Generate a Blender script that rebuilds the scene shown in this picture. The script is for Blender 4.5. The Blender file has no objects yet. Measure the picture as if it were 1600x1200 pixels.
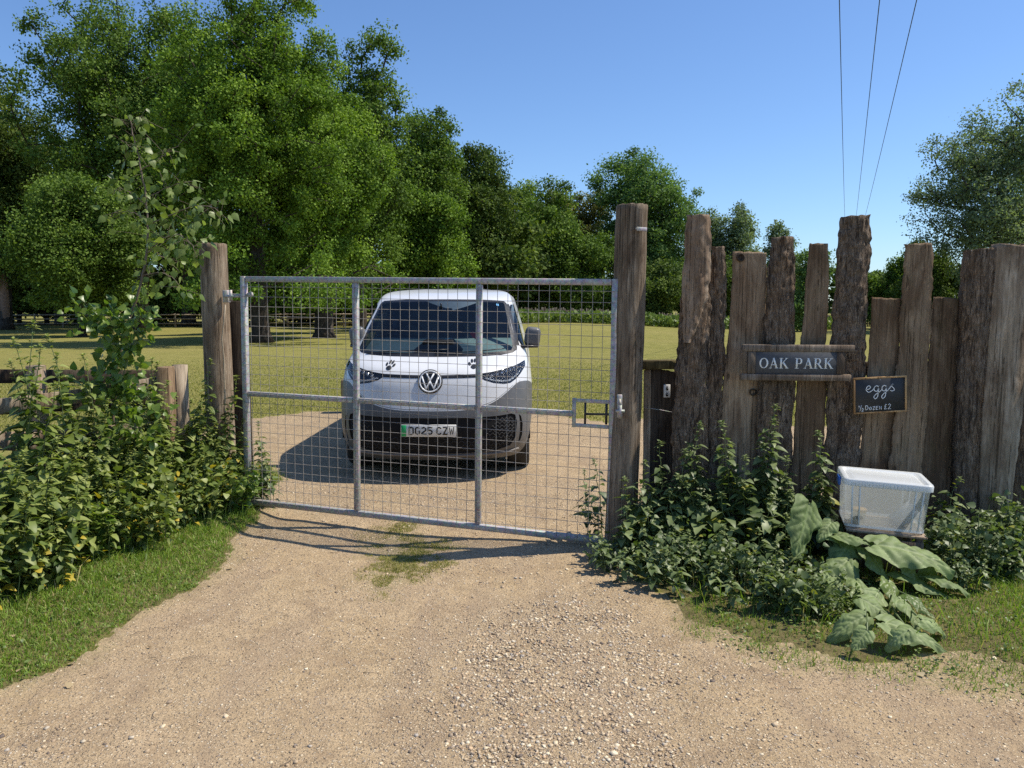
import bpy, bmesh, math, random
import numpy as np
from mathutils import Vector, Matrix, noise
from mathutils.geometry import delaunay_2d_cdt
PI = math.pi
R = math.radians
scn = bpy.context.scene
C = scn.collection
# ------------------------------------------------------------------ camera
EYE = 1.70
FPX = 1202.0
PITCH = math.atan(120 / FPX)
cd = bpy.data.cameras.new('camera')
cam = bpy.data.objects.new('camera', cd)
C.objects.link(cam)
cam.location = (0, 0, EYE)
cam.rotation_euler = (PI / 2 - PITCH, 0, 0)
cd.sensor_width = 36
cd.lens = 36 * FPX / 1600
cd.clip_start = 0.05
cd.clip_end = 3000
scn.camera = cam
# ------------------------------------------------------------------ sky and sun
SUN = Vector((0.64, 0.08, 1.0)).normalized()
w = bpy.data.worlds.new("World")
scn.world = w
w.use_nodes = True
nt = w.node_tree
sky = nt.nodes.new('ShaderNodeTexSky')
sky.sky_type = 'NISHITA'
sky.sun_disc = False
sky.sun_elevation = math.asin(SUN.z)
sky.sun_rotation = math.atan2(SUN.x, SUN.y)
sky.air_density = 1.0
sky.dust_density = 0.35
sky.ozone_density = 3.5
tint = nt.nodes.new('ShaderNodeMix')
tint.data_type = 'RGBA'
tint.blend_type = 'MULTIPLY'
tint.inputs[0].default_value = 1.0
tint.inputs[7].default_value = (0.79, 0.935, 1.12, 1)
nt.links.new(sky.outputs[0], tint.inputs[6])
nt.links.new(tint.outputs[2], nt.nodes['Background'].inputs[0])
nt.nodes['Background'].inputs[1].default_value = 0.115
sd = bpy.data.lights.new('sun', 'SUN')
sd.energy = 4.8
sd.angle = R(0.5)
sd.color = (1.0, 0.925, 0.80)
so = bpy.data.objects.new('sun', sd)
C.objects.link(so)
so.rotation_euler = SUN.to_track_quat('Z', 'Y').to_euler()
so.location = (20, 5, 30)
scn.view_settings.view_transform = 'Standard'
scn.view_settings.look = 'None'
scn.view_settings.exposure = 0.35
scn.view_settings.gamma = 1
scn.cycles.max_bounces = 8
scn.cycles.transparent_max_bounces = 16
scn.cycles.use_denoising = False
rng = np.random.default_rng(7)
random.seed(7)

# ------------------------------------------------------------------ measuring helpers
_c, _s = math.cos(PITCH), math.sin(PITCH)


def ray(px, py):
    r, u = (px - 800) / FPX, (600 - py) / FPX
    return Vector((r, _c + u * _s, -_s + u * _c))


def at(px, py, Y):
    d = ray(px, py)
    t = Y / d.y
    return Vector((t * d.x, Y, EYE + t * d.z))


def gr(px, py, z=0.0):
    d = ray(px, py)
    t = (z - EYE) / d.z
    return (t * d.x, t * d.y)


# ------------------------------------------------------------------ mesh helpers
def groupF(F):
    """faces -> list of (n,k) int arrays"""
    if isinstance(F, np.ndarray):
        return [F]
    out = []
    d = {}
    for f in F:
        if isinstance(f, np.ndarray) and f.ndim == 2:
            out.append(f)
        else:
            d.setdefault(len(f), []).append(tuple(f))
    for k, v in d.items():
        out.append(np.array(v, dtype=np.int64))
    return out


def mk(name, V, F, mat, parent=None, smooth=False, var=None, loc=None, link=True, attrs=None):
    V = np.asarray(V, dtype=np.float32).reshape(-1, 3)
    G = groupF(F)
    me = bpy.data.meshes.new(name)
    me.vertices.add(len(V))
    me.vertices.foreach_set('co', V.ravel())
    nl = sum(g.size for g in G)
    nf = sum(len(g) for g in G)
    me.loops.add(nl)
    me.polygons.add(nf)
    me.loops.foreach_set('vertex_index', np.concatenate([g.ravel() for g in G]).astype(np.int32))
    tot = np.concatenate([np.full(len(g), g.shape[1]) for g in G]).astype(np.int32)
    st = np.concatenate([[0], np.cumsum(tot)[:-1]]).astype(np.int32)
    me.polygons.foreach_set('loop_start', st)
    me.polygons.foreach_set('loop_total', tot)
    if smooth:
        me.polygons.foreach_set('use_smooth', np.ones(nf, dtype=bool))
    if mat is not None:
        me.materials.append(mat)
    if var is not None:
        a = me.attributes.new('var', 'FLOAT', 'FACE')
        a.data.foreach_set('value', np.asarray(var, dtype=np.float32))
    for k, v in (attrs or {}).items():
        a = me.attributes.new(k, 'FLOAT', 'POINT')
        a.data.foreach_set('value', np.asarray(v, dtype=np.float32))
    me.update(calc_edges=True)
    me.validate()
    o = bpy.data.objects.new(name, me)
    if link:
        C.objects.link(o)
    if parent is not None:
        o.parent = parent
    if loc is not None:
        o.location = loc
    return o


def tag(o, label, cat, group=None, kind=None):
    o['label'] = label
    o['category'] = cat
    if group:
        o['group'] = group
    if kind:
        o['kind'] = kind
    return o


def thing(name, label, cat, loc=(0, 0, 0), group=None, rz=0):
    o = bpy.data.objects.new(name, None)
    C.objects.link(o)
    o.location = loc
    o.rotation_euler = (0, 0, rz)
    return tag(o, label, cat, group)


class MB:
    """collects shapes for one mesh"""

    def __init__(self):
        self.V, self.F, self.n, self.var = [], [], 0, []

    def add(self, V, F, M=None, var=None):
        V = np.asarray(V, dtype=np.float64).reshape(-1, 3)
        if M is not None:
            A = np.array(M)
            V = V @ A[:3, :3].T + A[:3, 3]
        nf = 0
        for g in groupF(F):
            self.F.append(g + self.n)
            nf += len(g)
            if var is not None:
                self.var.append(np.broadcast_to(np.asarray(var, dtype=np.float32), (len(g),)))
        self.V.append(V)
        self.n += len(V)
        return self

    def build(self, name, mat, parent=None, smooth=False, **kw):
        var = np.concatenate(self.var) if self.var else None
        return mk(name, np.concatenate(self.V), self.F, mat, parent, smooth, var=var, **kw)


def from_bm(bm):
    bm.verts.index_update()
    V = np.array([v.co[:] for v in bm.verts])
    F = [tuple(v.index for v in f.verts) for f in bm.faces]
    bm.free()
    return V, F


def bbox(sx, sy, sz, bev=0.0, seg=1):
    bm = bmesh.new()
    bmesh.ops.create_cube(bm, size=1)
    bmesh.ops.scale(bm, vec=(sx, sy, sz), verts=bm.verts)
    if bev > 0:
        bmesh.ops.bevel(bm, geom=bm.edges[:], offset=bev, segments=seg, affect='EDGES', profile=0.5)
    return from_bm(bm)


def T(x, y, z):
    return Matrix.Translation((x, y, z))


def beam(p, q, wy, wz, bev=0.003, up=(0, 0, 1)):
    """box from p to q; returns V,F"""
    p, q = Vector(p), Vector(q)
    d = q - p
    x = d.normalized()
    y = Vector(up).cross(x).normalized()
    z = x.cross(y)
    V, F = bbox(d.length, wy, wz, bev)
    M = Matrix((x, y, z)).transposed().to_4x4()
    M.translation = (p + q) / 2
    A = np.array(M)
    return V @ A[:3, :3].T + A[:3, 3], F


def tube(P, rad, k=8, cap=True):
    P = np.asarray(P, dtype=float)
    n = len(P)
    rad = np.broadcast_to(np.asarray(rad, dtype=float), (n,))
    tan = np.gradient(P, axis=0)
    tan /= np.linalg.norm(tan, axis=1)[:, None] + 1e-12
    ref = np.array([0, 0, 1.0]) if abs(tan[0][2]) < 0.9 else np.array([1.0, 0, 0])
    V = []
    a = np.arange(k) * 2 * PI / k
    u = np.cross(ref, tan[0])
    for i in range(n):
        u = u - tan[i] * np.dot(u, tan[i])
        u /= np.linalg.norm(u) + 1e-12
        v = np.cross(tan[i], u)
        V.append(P[i] + rad[i] * (np.cos(a)[:, None] * u + np.sin(a)[:, None] * v))
    V = np.concatenate(V)
    i = np.arange(n - 1)[:, None] * k
    j = np.arange(k)[None, :]
    j2 = (j + 1) % k
    F = [np.stack([i + j, i + j2, i + k + j2, i + k + j], -1).reshape(-1, 4)]
    if cap:
        F.append(np.array([list(range(k))[::-1]]))
        F.append(np.array([list(range((n - 1) * k, n * k))]))
    return V, F


def lathe(prof, k=24):
    """prof: (r,z) list; around z"""
    prof = np.asarray(prof, dtype=float)
    n = len(prof)
    a = np.arange(k) * 2 * PI / k
    V = np.stack([prof[:, 0:1] * np.cos(a), prof[:, 0:1] * np.sin(a), np.repeat(prof[:, 1:2], k, 1)], -1).reshape(-1, 3)
    i = np.arange(n - 1)[:, None] * k
    j = np.arange(k)[None, :]
    j2 = (j + 1) % k
    F = [np.stack([i + j, i + j2, i + k + j2, i + k + j], -1).reshape(-1, 4)]
    return V, F


def ribbon(pts, wd, z0, z1, closed=False):
    """flat stroke of width wd along 2D pts (xy), from z0 up to z1"""
    p = np.asarray(pts, dtype=float)
    n = len(p)
    if closed:
        d = np.roll(p, -1, 0) - np.roll(p, 1, 0)
        d0 = p - np.roll(p, 1, 0)
        d1 = np.roll(p, -1, 0) - p
    else:
        d1 = np.vstack([p[1:] - p[:-1], p[-1:] - p[-2:-1]])
        d0 = np.vstack([p[1:2] - p[:1], p[1:] - p[:-1]])
    d0 = d0 / (np.linalg.norm(d0, axis=1)[:, None] + 1e-12)
    d1 = d1 / (np.linalg.norm(d1, axis=1)[:, None] + 1e-12)
    d = d0 + d1
    d /= np.linalg.norm(d, axis=1)[:, None] + 1e-12
    nrm = np.stack([-d[:, 1], d[:, 0]], 1)
    cosv = np.clip((d * d1).sum(1), 0.5, 1)
    wv = np.broadcast_to(np.asarray(wd, dtype=float), (n,)) / 2 / cosv
    A, B = p + nrm * wv[:, None], p - nrm * wv[:, None]
    V = np.concatenate([np.c_[A, np.full(n, z0)], np.c_[B, np.full(n, z0)], np.c_[A, np.full(n, z1)], np.c_[B, np.full(n, z1)]])
    m = n if closed else n - 1
    i = np.arange(m)
    j = (i + 1) % n
    a0, b0, a1, b1 = 0, n, 2 * n, 3 * n
    F = [np.stack([a1 + i, b1 + i, b1 + j, a1 + j], 1), np.stack([a0 + i, a1 + i, a1 + j, a0 + j], 1), np.stack([b0 + i, b0 + j, b1 + j, b1 + i], 1)]
    if not closed:
        F.append(np.array([[a0, b0, b1, a1], [a0 + n - 1, a1 + n - 1, b1 + n - 1, b0 + n - 1]]))
    return V, F


def poly_prism(pts, z0, z1):
    n = len(pts)
    V = [(x, y, z0) for x, y in pts] + [(x, y, z1) for x, y in pts]
    F = [tuple(range(n, 2 * n)), tuple(range(n))[::-1]] + [(i, (i + 1) % n, n + (i + 1) % n, n + i) for i in range(n)]
    return np.array(V), F


def smooth01(x):
    x = np.clip(x, 0, 1)
    return x * x * (3 - 2 * x)


def nz2(x, y, sc, seed=0, octaves=3):
    """vectorised value noise, roughly -1..1"""
    out = np.zeros(np.broadcast(x, y).shape)
    amp, tot = 1.0, 0.0
    r = np.random.default_rng(seed + 1000)
    tab = r.random((256, 256)) * 2 - 1
    for o in range(octaves):
        fx, fy = x / sc * 2 ** o + 37.1 * o, y / sc * 2 ** o + 91.7 * o
        ix, iy = np.floor(fx).astype(int), np.floor(fy).astype(int)
        tx, ty = fx - ix, fy - iy
        tx, ty = tx * tx * (3 - 2 * tx), ty * ty * (3 - 2 * ty)
        a = tab[ix & 255, iy & 255]
        b = tab[(ix + 1) & 255, iy & 255]
        c_ = tab[ix & 255, (iy + 1) & 255]
        d = tab[(ix + 1) & 255, (iy + 1) & 255]
        out += amp * ((a * (1 - tx) + b * tx) * (1 - ty) + (c_ * (1 - tx) + d * tx) * ty)
        tot += amp
        amp *= 0.5
    return out / tot


# ------------------------------------------------------------------ materials
class NM:
    def __init__(self, name):
        self.m = bpy.data.materials.new(name)
        self.m.use_nodes = True
        self.t = self.m.node_tree
        self.b = self.t.nodes['Principled BSDF']
        self.out = self.t.nodes['Material Output']

    def n(self, typ, **kw):
        nd = self.t.nodes.new(typ)
        for k, v in kw.items():
            if k.startswith('i_'):
                nd.inputs[k[2:].replace('_', ' ')].default_value = v
            else:
                setattr(nd, k, v)
        return nd

    def l(self, a, b):
        self.t.links.new(a, b)

    def coord(self, kind='Object', scale=(1, 1, 1)):
        tc = self.n('ShaderNodeTexCoord')
        mp = self.n('ShaderNodeMapping')
        mp.inputs['Scale'].default_value = scale
        self.l(tc.outputs[kind], mp.inputs[0])
        return mp.outputs[0]

    def noise(self, co, scale, detail=5, rough=0.6, dist=0.0):
        nd = self.n('ShaderNodeTexNoise')
        nd.inputs['Scale'].default_value = scale
        nd.inputs['Detail'].default_value = detail
        nd.inputs['Roughness'].default_value = rough
        nd.inputs['Distortion'].default_value = dist
        self.l(co, nd.inputs['Vector'])
        return nd.outputs['Fac']

    def vor(self, co, scale, feature='F1', out='Distance', rnd=1.0):
        nd = self.n('ShaderNodeTexVoronoi', feature=feature)
        nd.inputs['Scale'].default_value = scale
        nd.inputs['Randomness'].default_value = rnd
        self.l(co, nd.inputs['Vector'])
        return nd.outputs[out]

    def ramp(self, fac, stops):
        nd = self.n('ShaderNodeValToRGB')
        cr = nd.color_ramp
        while len(cr.elements) < len(stops):
            cr.elements.new(0.5)
        for e, (p, c) in zip(cr.elements, stops):
            e.position = p
            e.color = (c[0], c[1], c[2], 1) if hasattr(c, '__len__') else (c, c, c, 1)
        self.l(fac, nd.inputs[0])
        return nd.outputs[0]

    def mix(self, fac, a, b, blend='MIX'):
        nd = self.n('ShaderNodeMix', data_type='RGBA', blend_type=blend)
        for s_, v in ((nd.inputs[0], fac), (nd.inputs[6], a), (nd.inputs[7], b)):
            if hasattr(v, 'is_linked'):
                self.l(v, s_)
            else:
                s_.default_value = v if not hasattr(v, '__len__') else (v[0], v[1], v[2], 1)
        return nd.outputs[2]

    def math(self, op, a, b=0.0, clamp=False):
        nd = self.n('ShaderNodeMath', operation=op, use_clamp=clamp)
        for s_, v in ((nd.inputs[0], a), (nd.inputs[1], b)):
            if hasattr(v, 'is_linked'):
                self.l(v, s_)
            else:
                s_.default_value = v
        return nd.outputs[0]

    def attr(self, name):
        return self.n('ShaderNodeAttribute', attribute_name=name).outputs['Fac']

    def bump(self, h, strength=0.5, dist=0.01, prev=None):
        nd = self.n('ShaderNodeBump')
        nd.inputs['Strength'].default_value = strength
        nd.inputs['Distance'].default_value = dist
        self.l(h, nd.inputs['Height'])
        if prev is not None:
            self.l(prev, nd.inputs['Normal'])
        self.l(nd.outputs[0], self.b.inputs['Normal'])
        return nd.outputs[0]

    def set(self, color=None, rough=None, metal=None, spec=None, **kw):
        for k, v in (('Base Color', color), ('Roughness', rough), ('Metallic', metal), ('Specular IOR Level', spec)):
            if v is None:
                continue
            if hasattr(v, 'is_linked'):
                self.l(v, self.b.inputs[k])
            else:
                self.b.inputs[k].default_value = (v[0], v[1], v[2], 1) if hasattr(v, '__len__') else v
        for k, v in kw.items():
            self.b.inputs[k.replace('_', ' ')].default_value = v
        return self.m


def leaf_mat(name, cols, trans=0.35, rough=0.5, spec=0.35, yellow=None):
    """cols: three leaf colours from deep to pale, picked per leaf"""
    k = NM(name)
    v = k.attr('var')
    st = [(0.0, cols[0]), (0.45, cols[1]), (0.93 if yellow else 1.0, cols[2])]
    if yellow:
        st += [(0.955, yellow), (1.0, yellow)]
    col = k.ramp(v, st)
    nv = k.noise(k.coord(), 14, 2, 0.5)
    col = k.mix(0.5, col, k.mix(1.0, col, k.ramp(nv, [(0.3, 0.62), (0.7, 1.35)]), 'MULTIPLY'))
    k.set(col, rough, 0, spec)
    tr = k.n('ShaderNodeBsdfTranslucent')
    tcol = k.mix(1.0, col, (1.35, 1.5, 0.55), 'MULTIPLY')
    k.l(tcol, tr.inputs[0])
    ms = k.n('ShaderNodeMixShader')
    ms.inputs[0].default_value = trans
    k.l(k.b.outputs[0], ms.inputs[1])
    k.l(tr.outputs[0], ms.inputs[2])
    k.l(ms.outputs[0], k.out.inputs[0])
    return k.m


def wood_mat(name, dark, mid, light, grain=1.0, bump=0.5, moss=0.0, crack=0.5):
    k = NM(name)
    n1 = k.noise(k.coord('Object', (22 * grain, 22 * grain, 1.3)), 2.2, 8, 0.72, 0.8)
    n2 = k.noise(k.coord('Object', (1.6, 1.6, 0.55)), 3.0, 6, 0.65, 0.8)
    n4 = k.noise(k.coord('Object', (9, 9, 1.1)), 1.6, 4, 0.6, 0.6)
    col = k.ramp(n1, [(0.28, dark), (0.5, mid), (0.72, light)])
    col = k.mix(k.ramp(n2, [(0.40, 0.0), (0.58, 0.9)]), col, k.mix(1.0, col, (0.50, 0.44, 0.40), 'MULTIPLY'))
    col = k.mix(k.ramp(n4, [(0.55, 0.0), (0.72, 0.75)]), col, k.mix(1.0, col, (1.45, 1.38, 1.28), 'MULTIPLY'))
    oi = k.n('ShaderNodeObjectInfo')
    col = k.mix(1.0, col, k.ramp(oi.outputs['Random'], [(0, 0.75), (1, 1.2)]), 'MULTIPLY')
    if moss > 0:
        n3 = k.noise(k.coord('Object', (3, 3, 2)), 4, 5, 0.7)
        col = k.mix(k.math('MULTIPLY', k.ramp(n3, [(0.5, 0.0), (0.7, 1.0)]), moss), col, (0.10, 0.11, 0.035))
    # knots: sparse dark eyes
    kv = k.vor(k.coord('Object', (1, 1, 0.55)), 5.2)
    kn_ = k.ramp(kv, [(0.0, 1.0), (0.05, 0.85), (0.085, 0.0)])
    col = k.mix(k.math('MULTIPLY', kn_, 0.8), col, (dark[0] * 0.35, dark[1] * 0.33, dark[2] * 0.3))
    cr = k.ramp(k.noise(k.coord('Object', (34, 34, 0.6)), 2.5, 3, 0.55, 1.0), [(0.375, 0.0), (0.41, 1.0)])
    col = k.mix(k.ramp(cr, [(0.0, 0.75), (0.6, 0.0)]), col, (dark[0] * 0.3, dark[1] * 0.28, dark[2] * 0.25))
    k.set(col, 0.88, 0, 0.2)
    h = k.math('ADD', n1, k.math('MULTIPLY', cr, crack))
    h = k.math('SUBTRACT', h, k.math('MULTIPLY', kn_, 0.5))
    k.bump(h, bump, 0.014)
    return k.m


def bark_mat():
    k = NM('rough_bark')
    co = k.coord('Object', (1, 1, 0.22))
    wv = k.noise(k.coord('Object', (1, 1, 0.5)), 9, 4, 0.6)
    v = k.vor(k.coord('Object', (1, 1, 0.30)), 60, 'DISTANCE_TO_EDGE')
    n = k.noise(co, 48, 8, 0.8, 1.2)
    f = k.noise(k.coord('Object', (1, 1, 0.12)), 30, 5, 0.7, 1.6)
    h = k.math('ADD', k.math('MULTIPLY', f, 1.6), n)
    h = k.math('ADD', h, k.math('MULTIPLY', k.ramp(v, [(0.0, 0.0), (0.12, 1.0)]), 0.3))
    col = k.ramp(n, [(0.3, (0.07, 0.048, 0.034)), (0.5, (0.20, 0.148, 0.105)), (0.66, (0.44, 0.35, 0.265)), (0.8, (0.62, 0.53, 0.43))])
    col = k.mix(k.ramp(f, [(0.40, 0.85), (0.50, 0.0)]), col, (0.045, 0.032, 0.024))
    col = k.mix(k.ramp(wv, [(0.45, 0.0), (0.65, 0.6)]), col, k.mix(1.0, col, (1.25, 1.05, 0.85), 'MULTIPLY'))
    col = k.mix(k.ramp(wv, [(0.3, 0.6), (0.45, 0.0)]), col, k.mix(1.0, col, (0.5, 0.5, 0.5), 'MULTIPLY'))
    k.set(col, 0.95, 0, 0.15)
    k.bump(h, 1.0, 0.014)
    return k.m


def plain(name, col, rough=0.5, metal=0.0, spec=0.5, vary=0.15, sc=30, bump=0.0, bd=0.002, **kw):
    k = NM(name)
    n = k.noise(k.coord(), sc, 5, 0.65)
    lo = 1 - vary
    hi = 1 + vary
    c2 = k.mix(1.0, col, k.ramp(n, [(0.3, lo), (0.7, hi)]), 'MULTIPLY')
    k.set(c2, None, metal, spec, **kw)
    k.l(k.ramp(n, [(0.3, max(0, rough - 0.08)), (0.7, min(1, rough + 0.08))]), k.b.inputs['Roughness'])
    if bump:
        k.bump(n, bump, bd)
    return k.m


M_post = wood_mat('weathered_post_wood', (0.11, 0.082, 0.056), (0.27, 0.21, 0.15), (0.46, 0.385, 0.29), 0.8, 0.75, 0.12)
M_plank = wood_mat('weathered_slab_wood', (0.17, 0.115, 0.072), (0.34, 0.25, 0.165), (0.50, 0.39, 0.275), 0.7, 0.5)
M_saw = wood_mat('brown_sawn_slab', (0.15, 0.10, 0.06), (0.27, 0.19, 0.12), (0.39, 0.29, 0.195), 1.0, 0.45, 0.15)
M_rail = wood_mat('pale_rail_wood', (0.20, 0.16, 0.115), (0.38, 0.31, 0.23), (0.52, 0.45, 0.35), 1.0, 0.4)
M_dark = wood_mat('dark_creosoted_wood', (0.03, 0.024, 0.018), (0.065, 0.05, 0.038), (0.12, 0.095, 0.07), 1.0, 0.5)
M_frame = wood_mat('sign_frame_wood', (0.12, 0.09, 0.065), (0.22, 0.18, 0.14), (0.34, 0.29, 0.24), 1.6, 0.5)
M_bark = bark_mat()
M_trunk = wood_mat('tree_bark', (0.03, 0.025, 0.02), (0.075, 0.062, 0.05), (0.14, 0.12, 0.095), 0.15, 0.9)


def galv():
    k = NM('galvanised_steel')
    n = k.noise(k.coord(), 35, 4, 0.6)
    v = k.vor(k.coord(), 60, 'F1', 'Color')
    col = k.ramp(n, [(0.3, (0.27, 0.265, 0.25)), (0.55, (0.41, 0.40, 0.375)), (0.75, (0.52, 0.50, 0.47))])
    col = k.mix(0.12, col, v)
    k.set(col, 0.6, 0.3, 0.4)
    k.bump(n, 0.15, 0.002)
    return k.m


M_galv = galv()
M_wire = plain('galvanised_wire', (0.34, 0.31, 0.275), 0.6, 0.25)
M_blackmetal = plain('dark_iron', (0.05, 0.05, 0.052), 0.5, 0.6)

# leaves
M_oak = leaf_mat('oak_leaves', [(0.035, 0.06, 0.013), (0.105, 0.175, 0.032), (0.24, 0.33, 0.064)], 0.25, 0.7, 0.12)
M_oak2 = leaf_mat('bright_oak_leaves', [(0.038, 0.072, 0.012), (0.122, 0.208, 0.030), (0.275, 0.385, 0.060)], 0.26, 0.7, 0.12)
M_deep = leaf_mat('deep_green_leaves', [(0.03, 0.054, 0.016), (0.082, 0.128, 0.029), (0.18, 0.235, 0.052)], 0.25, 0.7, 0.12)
M_ash = leaf_mat('ash_leaves', [(0.05, 0.095, 0.03), (0.12, 0.20, 0.06), (0.22, 0.32, 0.10)], 0.32, 0.7, 0.15)  # ash greens lightened too, haze put into the leaf colour
M_grey = leaf_mat('hazy_grey_green_leaves', [(0.075, 0.115, 0.065), (0.16, 0.21, 0.12), (0.27, 0.33, 0.20)], 0.32, 0.7, 0.15)  # grey green leaves, lightened to carry the haze over far trees
M_brown = leaf_mat('olive_brown_leaves', [(0.07, 0.075, 0.03), (0.16, 0.17, 0.06), (0.26, 0.25, 0.10)], 0.3, 0.7, 0.12)
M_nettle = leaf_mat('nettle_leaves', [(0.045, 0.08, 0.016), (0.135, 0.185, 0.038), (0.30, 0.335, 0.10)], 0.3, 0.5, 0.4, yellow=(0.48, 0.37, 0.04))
M_nettle2 = leaf_mat('shaded_nettle_leaves', [(0.04, 0.07, 0.025), (0.11, 0.155, 0.055), (0.23, 0.28, 0.12)], 0.28, 0.48, 0.45, yellow=(0.26, 0.26, 0.04))  # darker, cooler copy of the nettle greens, shade put into the colour
M_vine = leaf_mat('climber_leaves', [(0.045, 0.095, 0.016), (0.125, 0.20, 0.03), (0.26, 0.34, 0.07)], 0.4, 0.35, 0.5)
M_birch = leaf_mat('sapling_leaves', [(0.05, 0.09, 0.02), (0.13, 0.185, 0.04), (0.29, 0.35, 0.11)], 0.35, 0.42, 0.4)
M_burdock = leaf_mat('burdock_leaves', [(0.11, 0.16, 0.05), (0.20, 0.26, 0.10), (0.34, 0.39, 0.20)], 0.22, 0.6, 0.3)
M_weed = leaf_mat('weed_leaves', [(0.06, 0.105, 0.022), (0.13, 0.19, 0.042), (0.24, 0.30, 0.09)], 0.3, 0.45, 0.4)
M_grass = leaf_mat('grass_blades', [(0.085, 0.155, 0.02), (0.18, 0.28, 0.04), (0.34, 0.42, 0.09)], 0.35, 0.5, 0.3, yellow=(0.42, 0.36, 0.16))
M_lawn = leaf_mat('field_grass_blades', [(0.15, 0.165, 0.035), (0.25, 0.25, 0.06), (0.36, 0.33, 0.11)], 0.3, 0.6, 0.25, yellow=(0.40, 0.34, 0.16))
M_stem = plain('green_stem', (0.11, 0.15, 0.05), 0.55)
M_twig = plain('brown_twig', (0.16, 0.12, 0.085), 0.7)

# ------------------------------------------------------------------ ground
# outline of the bare track, front part and turning area behind the gate (metres)
TRACK = [(-7, -3), (-7, 1.6), (-4.2, 2.7)] + [gr(*p) for p in ((0, 1078), (130, 1022), (270, 938), (350, 875), (400, 815), (404, 780), (440, 742), (398, 722), (330, 700), (300, 668), (400, 654), (480, 643), (600, 641), (830, 644), (950, 659), (1020, 652), (1300, 668))] + [(9, 11), (8.5, 7.0), (3.5, 6.4), (1.2, 5.75)] + [gr(*p) for p in ((950, 885), (1010, 915), (1090, 962), (1200, 1000), (1290, 1020), (1400, 1032), (1480, 1022), (1600, 1052))] + [(6, 3.0), (9, 2.6), (9, -3)]
TRACK = np.array(TRACK)


def inside_dist(X, Y, P):
    """signed distance, positive inside polygon"""
    X, Y = np.broadcast_arrays(X, Y)
    best = np.full(X.shape, 1e9)
    ins = np.zeros(X.shape, bool)
    n = len(P)
    for i in range(n):
        (x0, y0), (x1, y1) = P[i], P[(i + 1) % n]
        dx, dy = x1 - x0, y1 - y0
        t = np.clip(((X - x0) * dx + (Y - y0) * dy) / (dx * dx + dy * dy + 1e-12), 0, 1)
        best = np.minimum(best, (X - x0 - t * dx) ** 2 + (Y - y0 - t * dy) ** 2)
        c_ = ((y0 > Y) != (y1 > Y))
        with np.errstate(divide='ignore', invalid='ignore'):
            xi = (x1 - x0) * (Y - y0) / (y1 - y0 + 1e-15) + x0
        ins ^= c_ & (X < xi)
    d = np.sqrt(best)
    return np.where(ins, d, -d)


# left hedge/verge line (front edge of the nettles), right fence line
HEDGE = np.array([gr(*p, 0.10) for p in ((-260, 1080), (0, 962), (130, 912), (250, 850), (372, 800))])


def left_of_hedge(X, Y):
    """metres to the left of the nettle front edge (only meaningful for 2.5<Y<7)"""
    xs = np.interp(Y, HEDGE[:, 1], HEDGE[:, 0])
    return xs - X


def hz(X, Y):
    X = np.asarray(X, dtype=float)
    Y = np.asarray(Y, dtype=float)
    lb = left_of_hedge(X, Y)
    fade = smooth01((7.6 - Y) / 1.4) * smooth01((Y + 2) / 2)
    z = 0.12 * smooth01((lb + 0.32) / 0.6) * fade
    z = z + 0.03 * smooth01((X - 0.9 - (5.5 - Y) * 0.5) / 0.8) * smooth01((6.2 - Y) / 0.8) * smooth01((Y - 3) / 1)
    z = z - 0.055 * np.exp(-((X + 0.95) / 0.75) ** 2 - ((Y - 5.5) / 0.55) ** 2)
    z = z + 0.012 * nz2(X, Y, 1.3, 3, 2)
    far = smooth01((Y - 16) / 30)
    z = z + far * 0.25 * nz2(X, Y, 28.0, 5, 2)
    z = z + 0.55 * smooth01((Y - 30) / 25) * np.exp(-((X - 3.5) / 9.0) ** 2) * smooth01((95 - Y) / 30)
    return z


def dirt_mask(X, Y):
    d = inside_dist(X, Y, TRACK)
    d = d + 0.15 * nz2(X, Y, 0.5, 11, 4) + 0.05 * nz2(X, Y, 0.07, 12, 2)
    return d


def axis(lo_fine, hi_fine, step, lo, hi, g=1.09):
    a = list(np.arange(lo_fine, hi_fine, step))
    s_ = step
    while a[-1] < hi:
        s_ *= g
        a.append(a[-1] + s_)
    s_ = step
    b = [lo_fine]
    while b[-1] > lo:
        s_ *= g
        b.append(b[-1] - s_)
    return np.array(b[1:][::-1] + a)


gx = axis(-4.2, 5.2, 0.032, -900, 900)
gy = axis(1.6, 8.2, 0.032, -60, 1400, 1.06)
GX, GY = np.meshgrid(gx, gy)
DM = dirt_mask(GX, GY)
micro = 0.004 * nz2(GX, GY, 0.12, 21, 3) * (DM > 0)
GZ = hz(GX, GY) + micro
nyy, nxx = GX.shape
idx = np.arange(nxx * nyy).reshape(nyy, nxx)
Q = np.stack([idx[:-1, :-1], idx[:-1, 1:], idx[1:, 1:], idx[1:, :-1]], -1).reshape(-1, 4)
DMc = 0.25 * (DM[:-1, :-1] + DM[:-1, 1:] + DM[1:, 1:] + DM[1:, :-1]).ravel()
VG = np.stack([GX, GY, GZ], -1).reshape(-1, 3)
# stoniness of the track: a band of loose flint down the middle-right
STP = np.array([gr(*p) for p in ((700, 1230), (660, 1150), (700, 1060), (760, 990), (830, 940), (950, 930), (1010, 985), (1060, 1060), (1040, 1140), (1010, 1230))])


def stony(X, Y):
    d = inside_dist(X, Y, STP)
    a = smooth01((d + 0.35 + 0.35 * nz2(X, Y, 0.5, 31, 3)) / 0.55)
    b = smooth01((nz2(X, Y, 0.9, 32, 3) - 0.12) / 0.4) * 0.45
    e = np.exp(-((Y - 7.0) / 0.7) ** 2) * 0.7 * smooth01((nz2(X, Y, 0.6, 34, 2) + 0.3) / .5)
    return np.clip(np.maximum(np.maximum(a, b), e), 0, 1)


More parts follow.
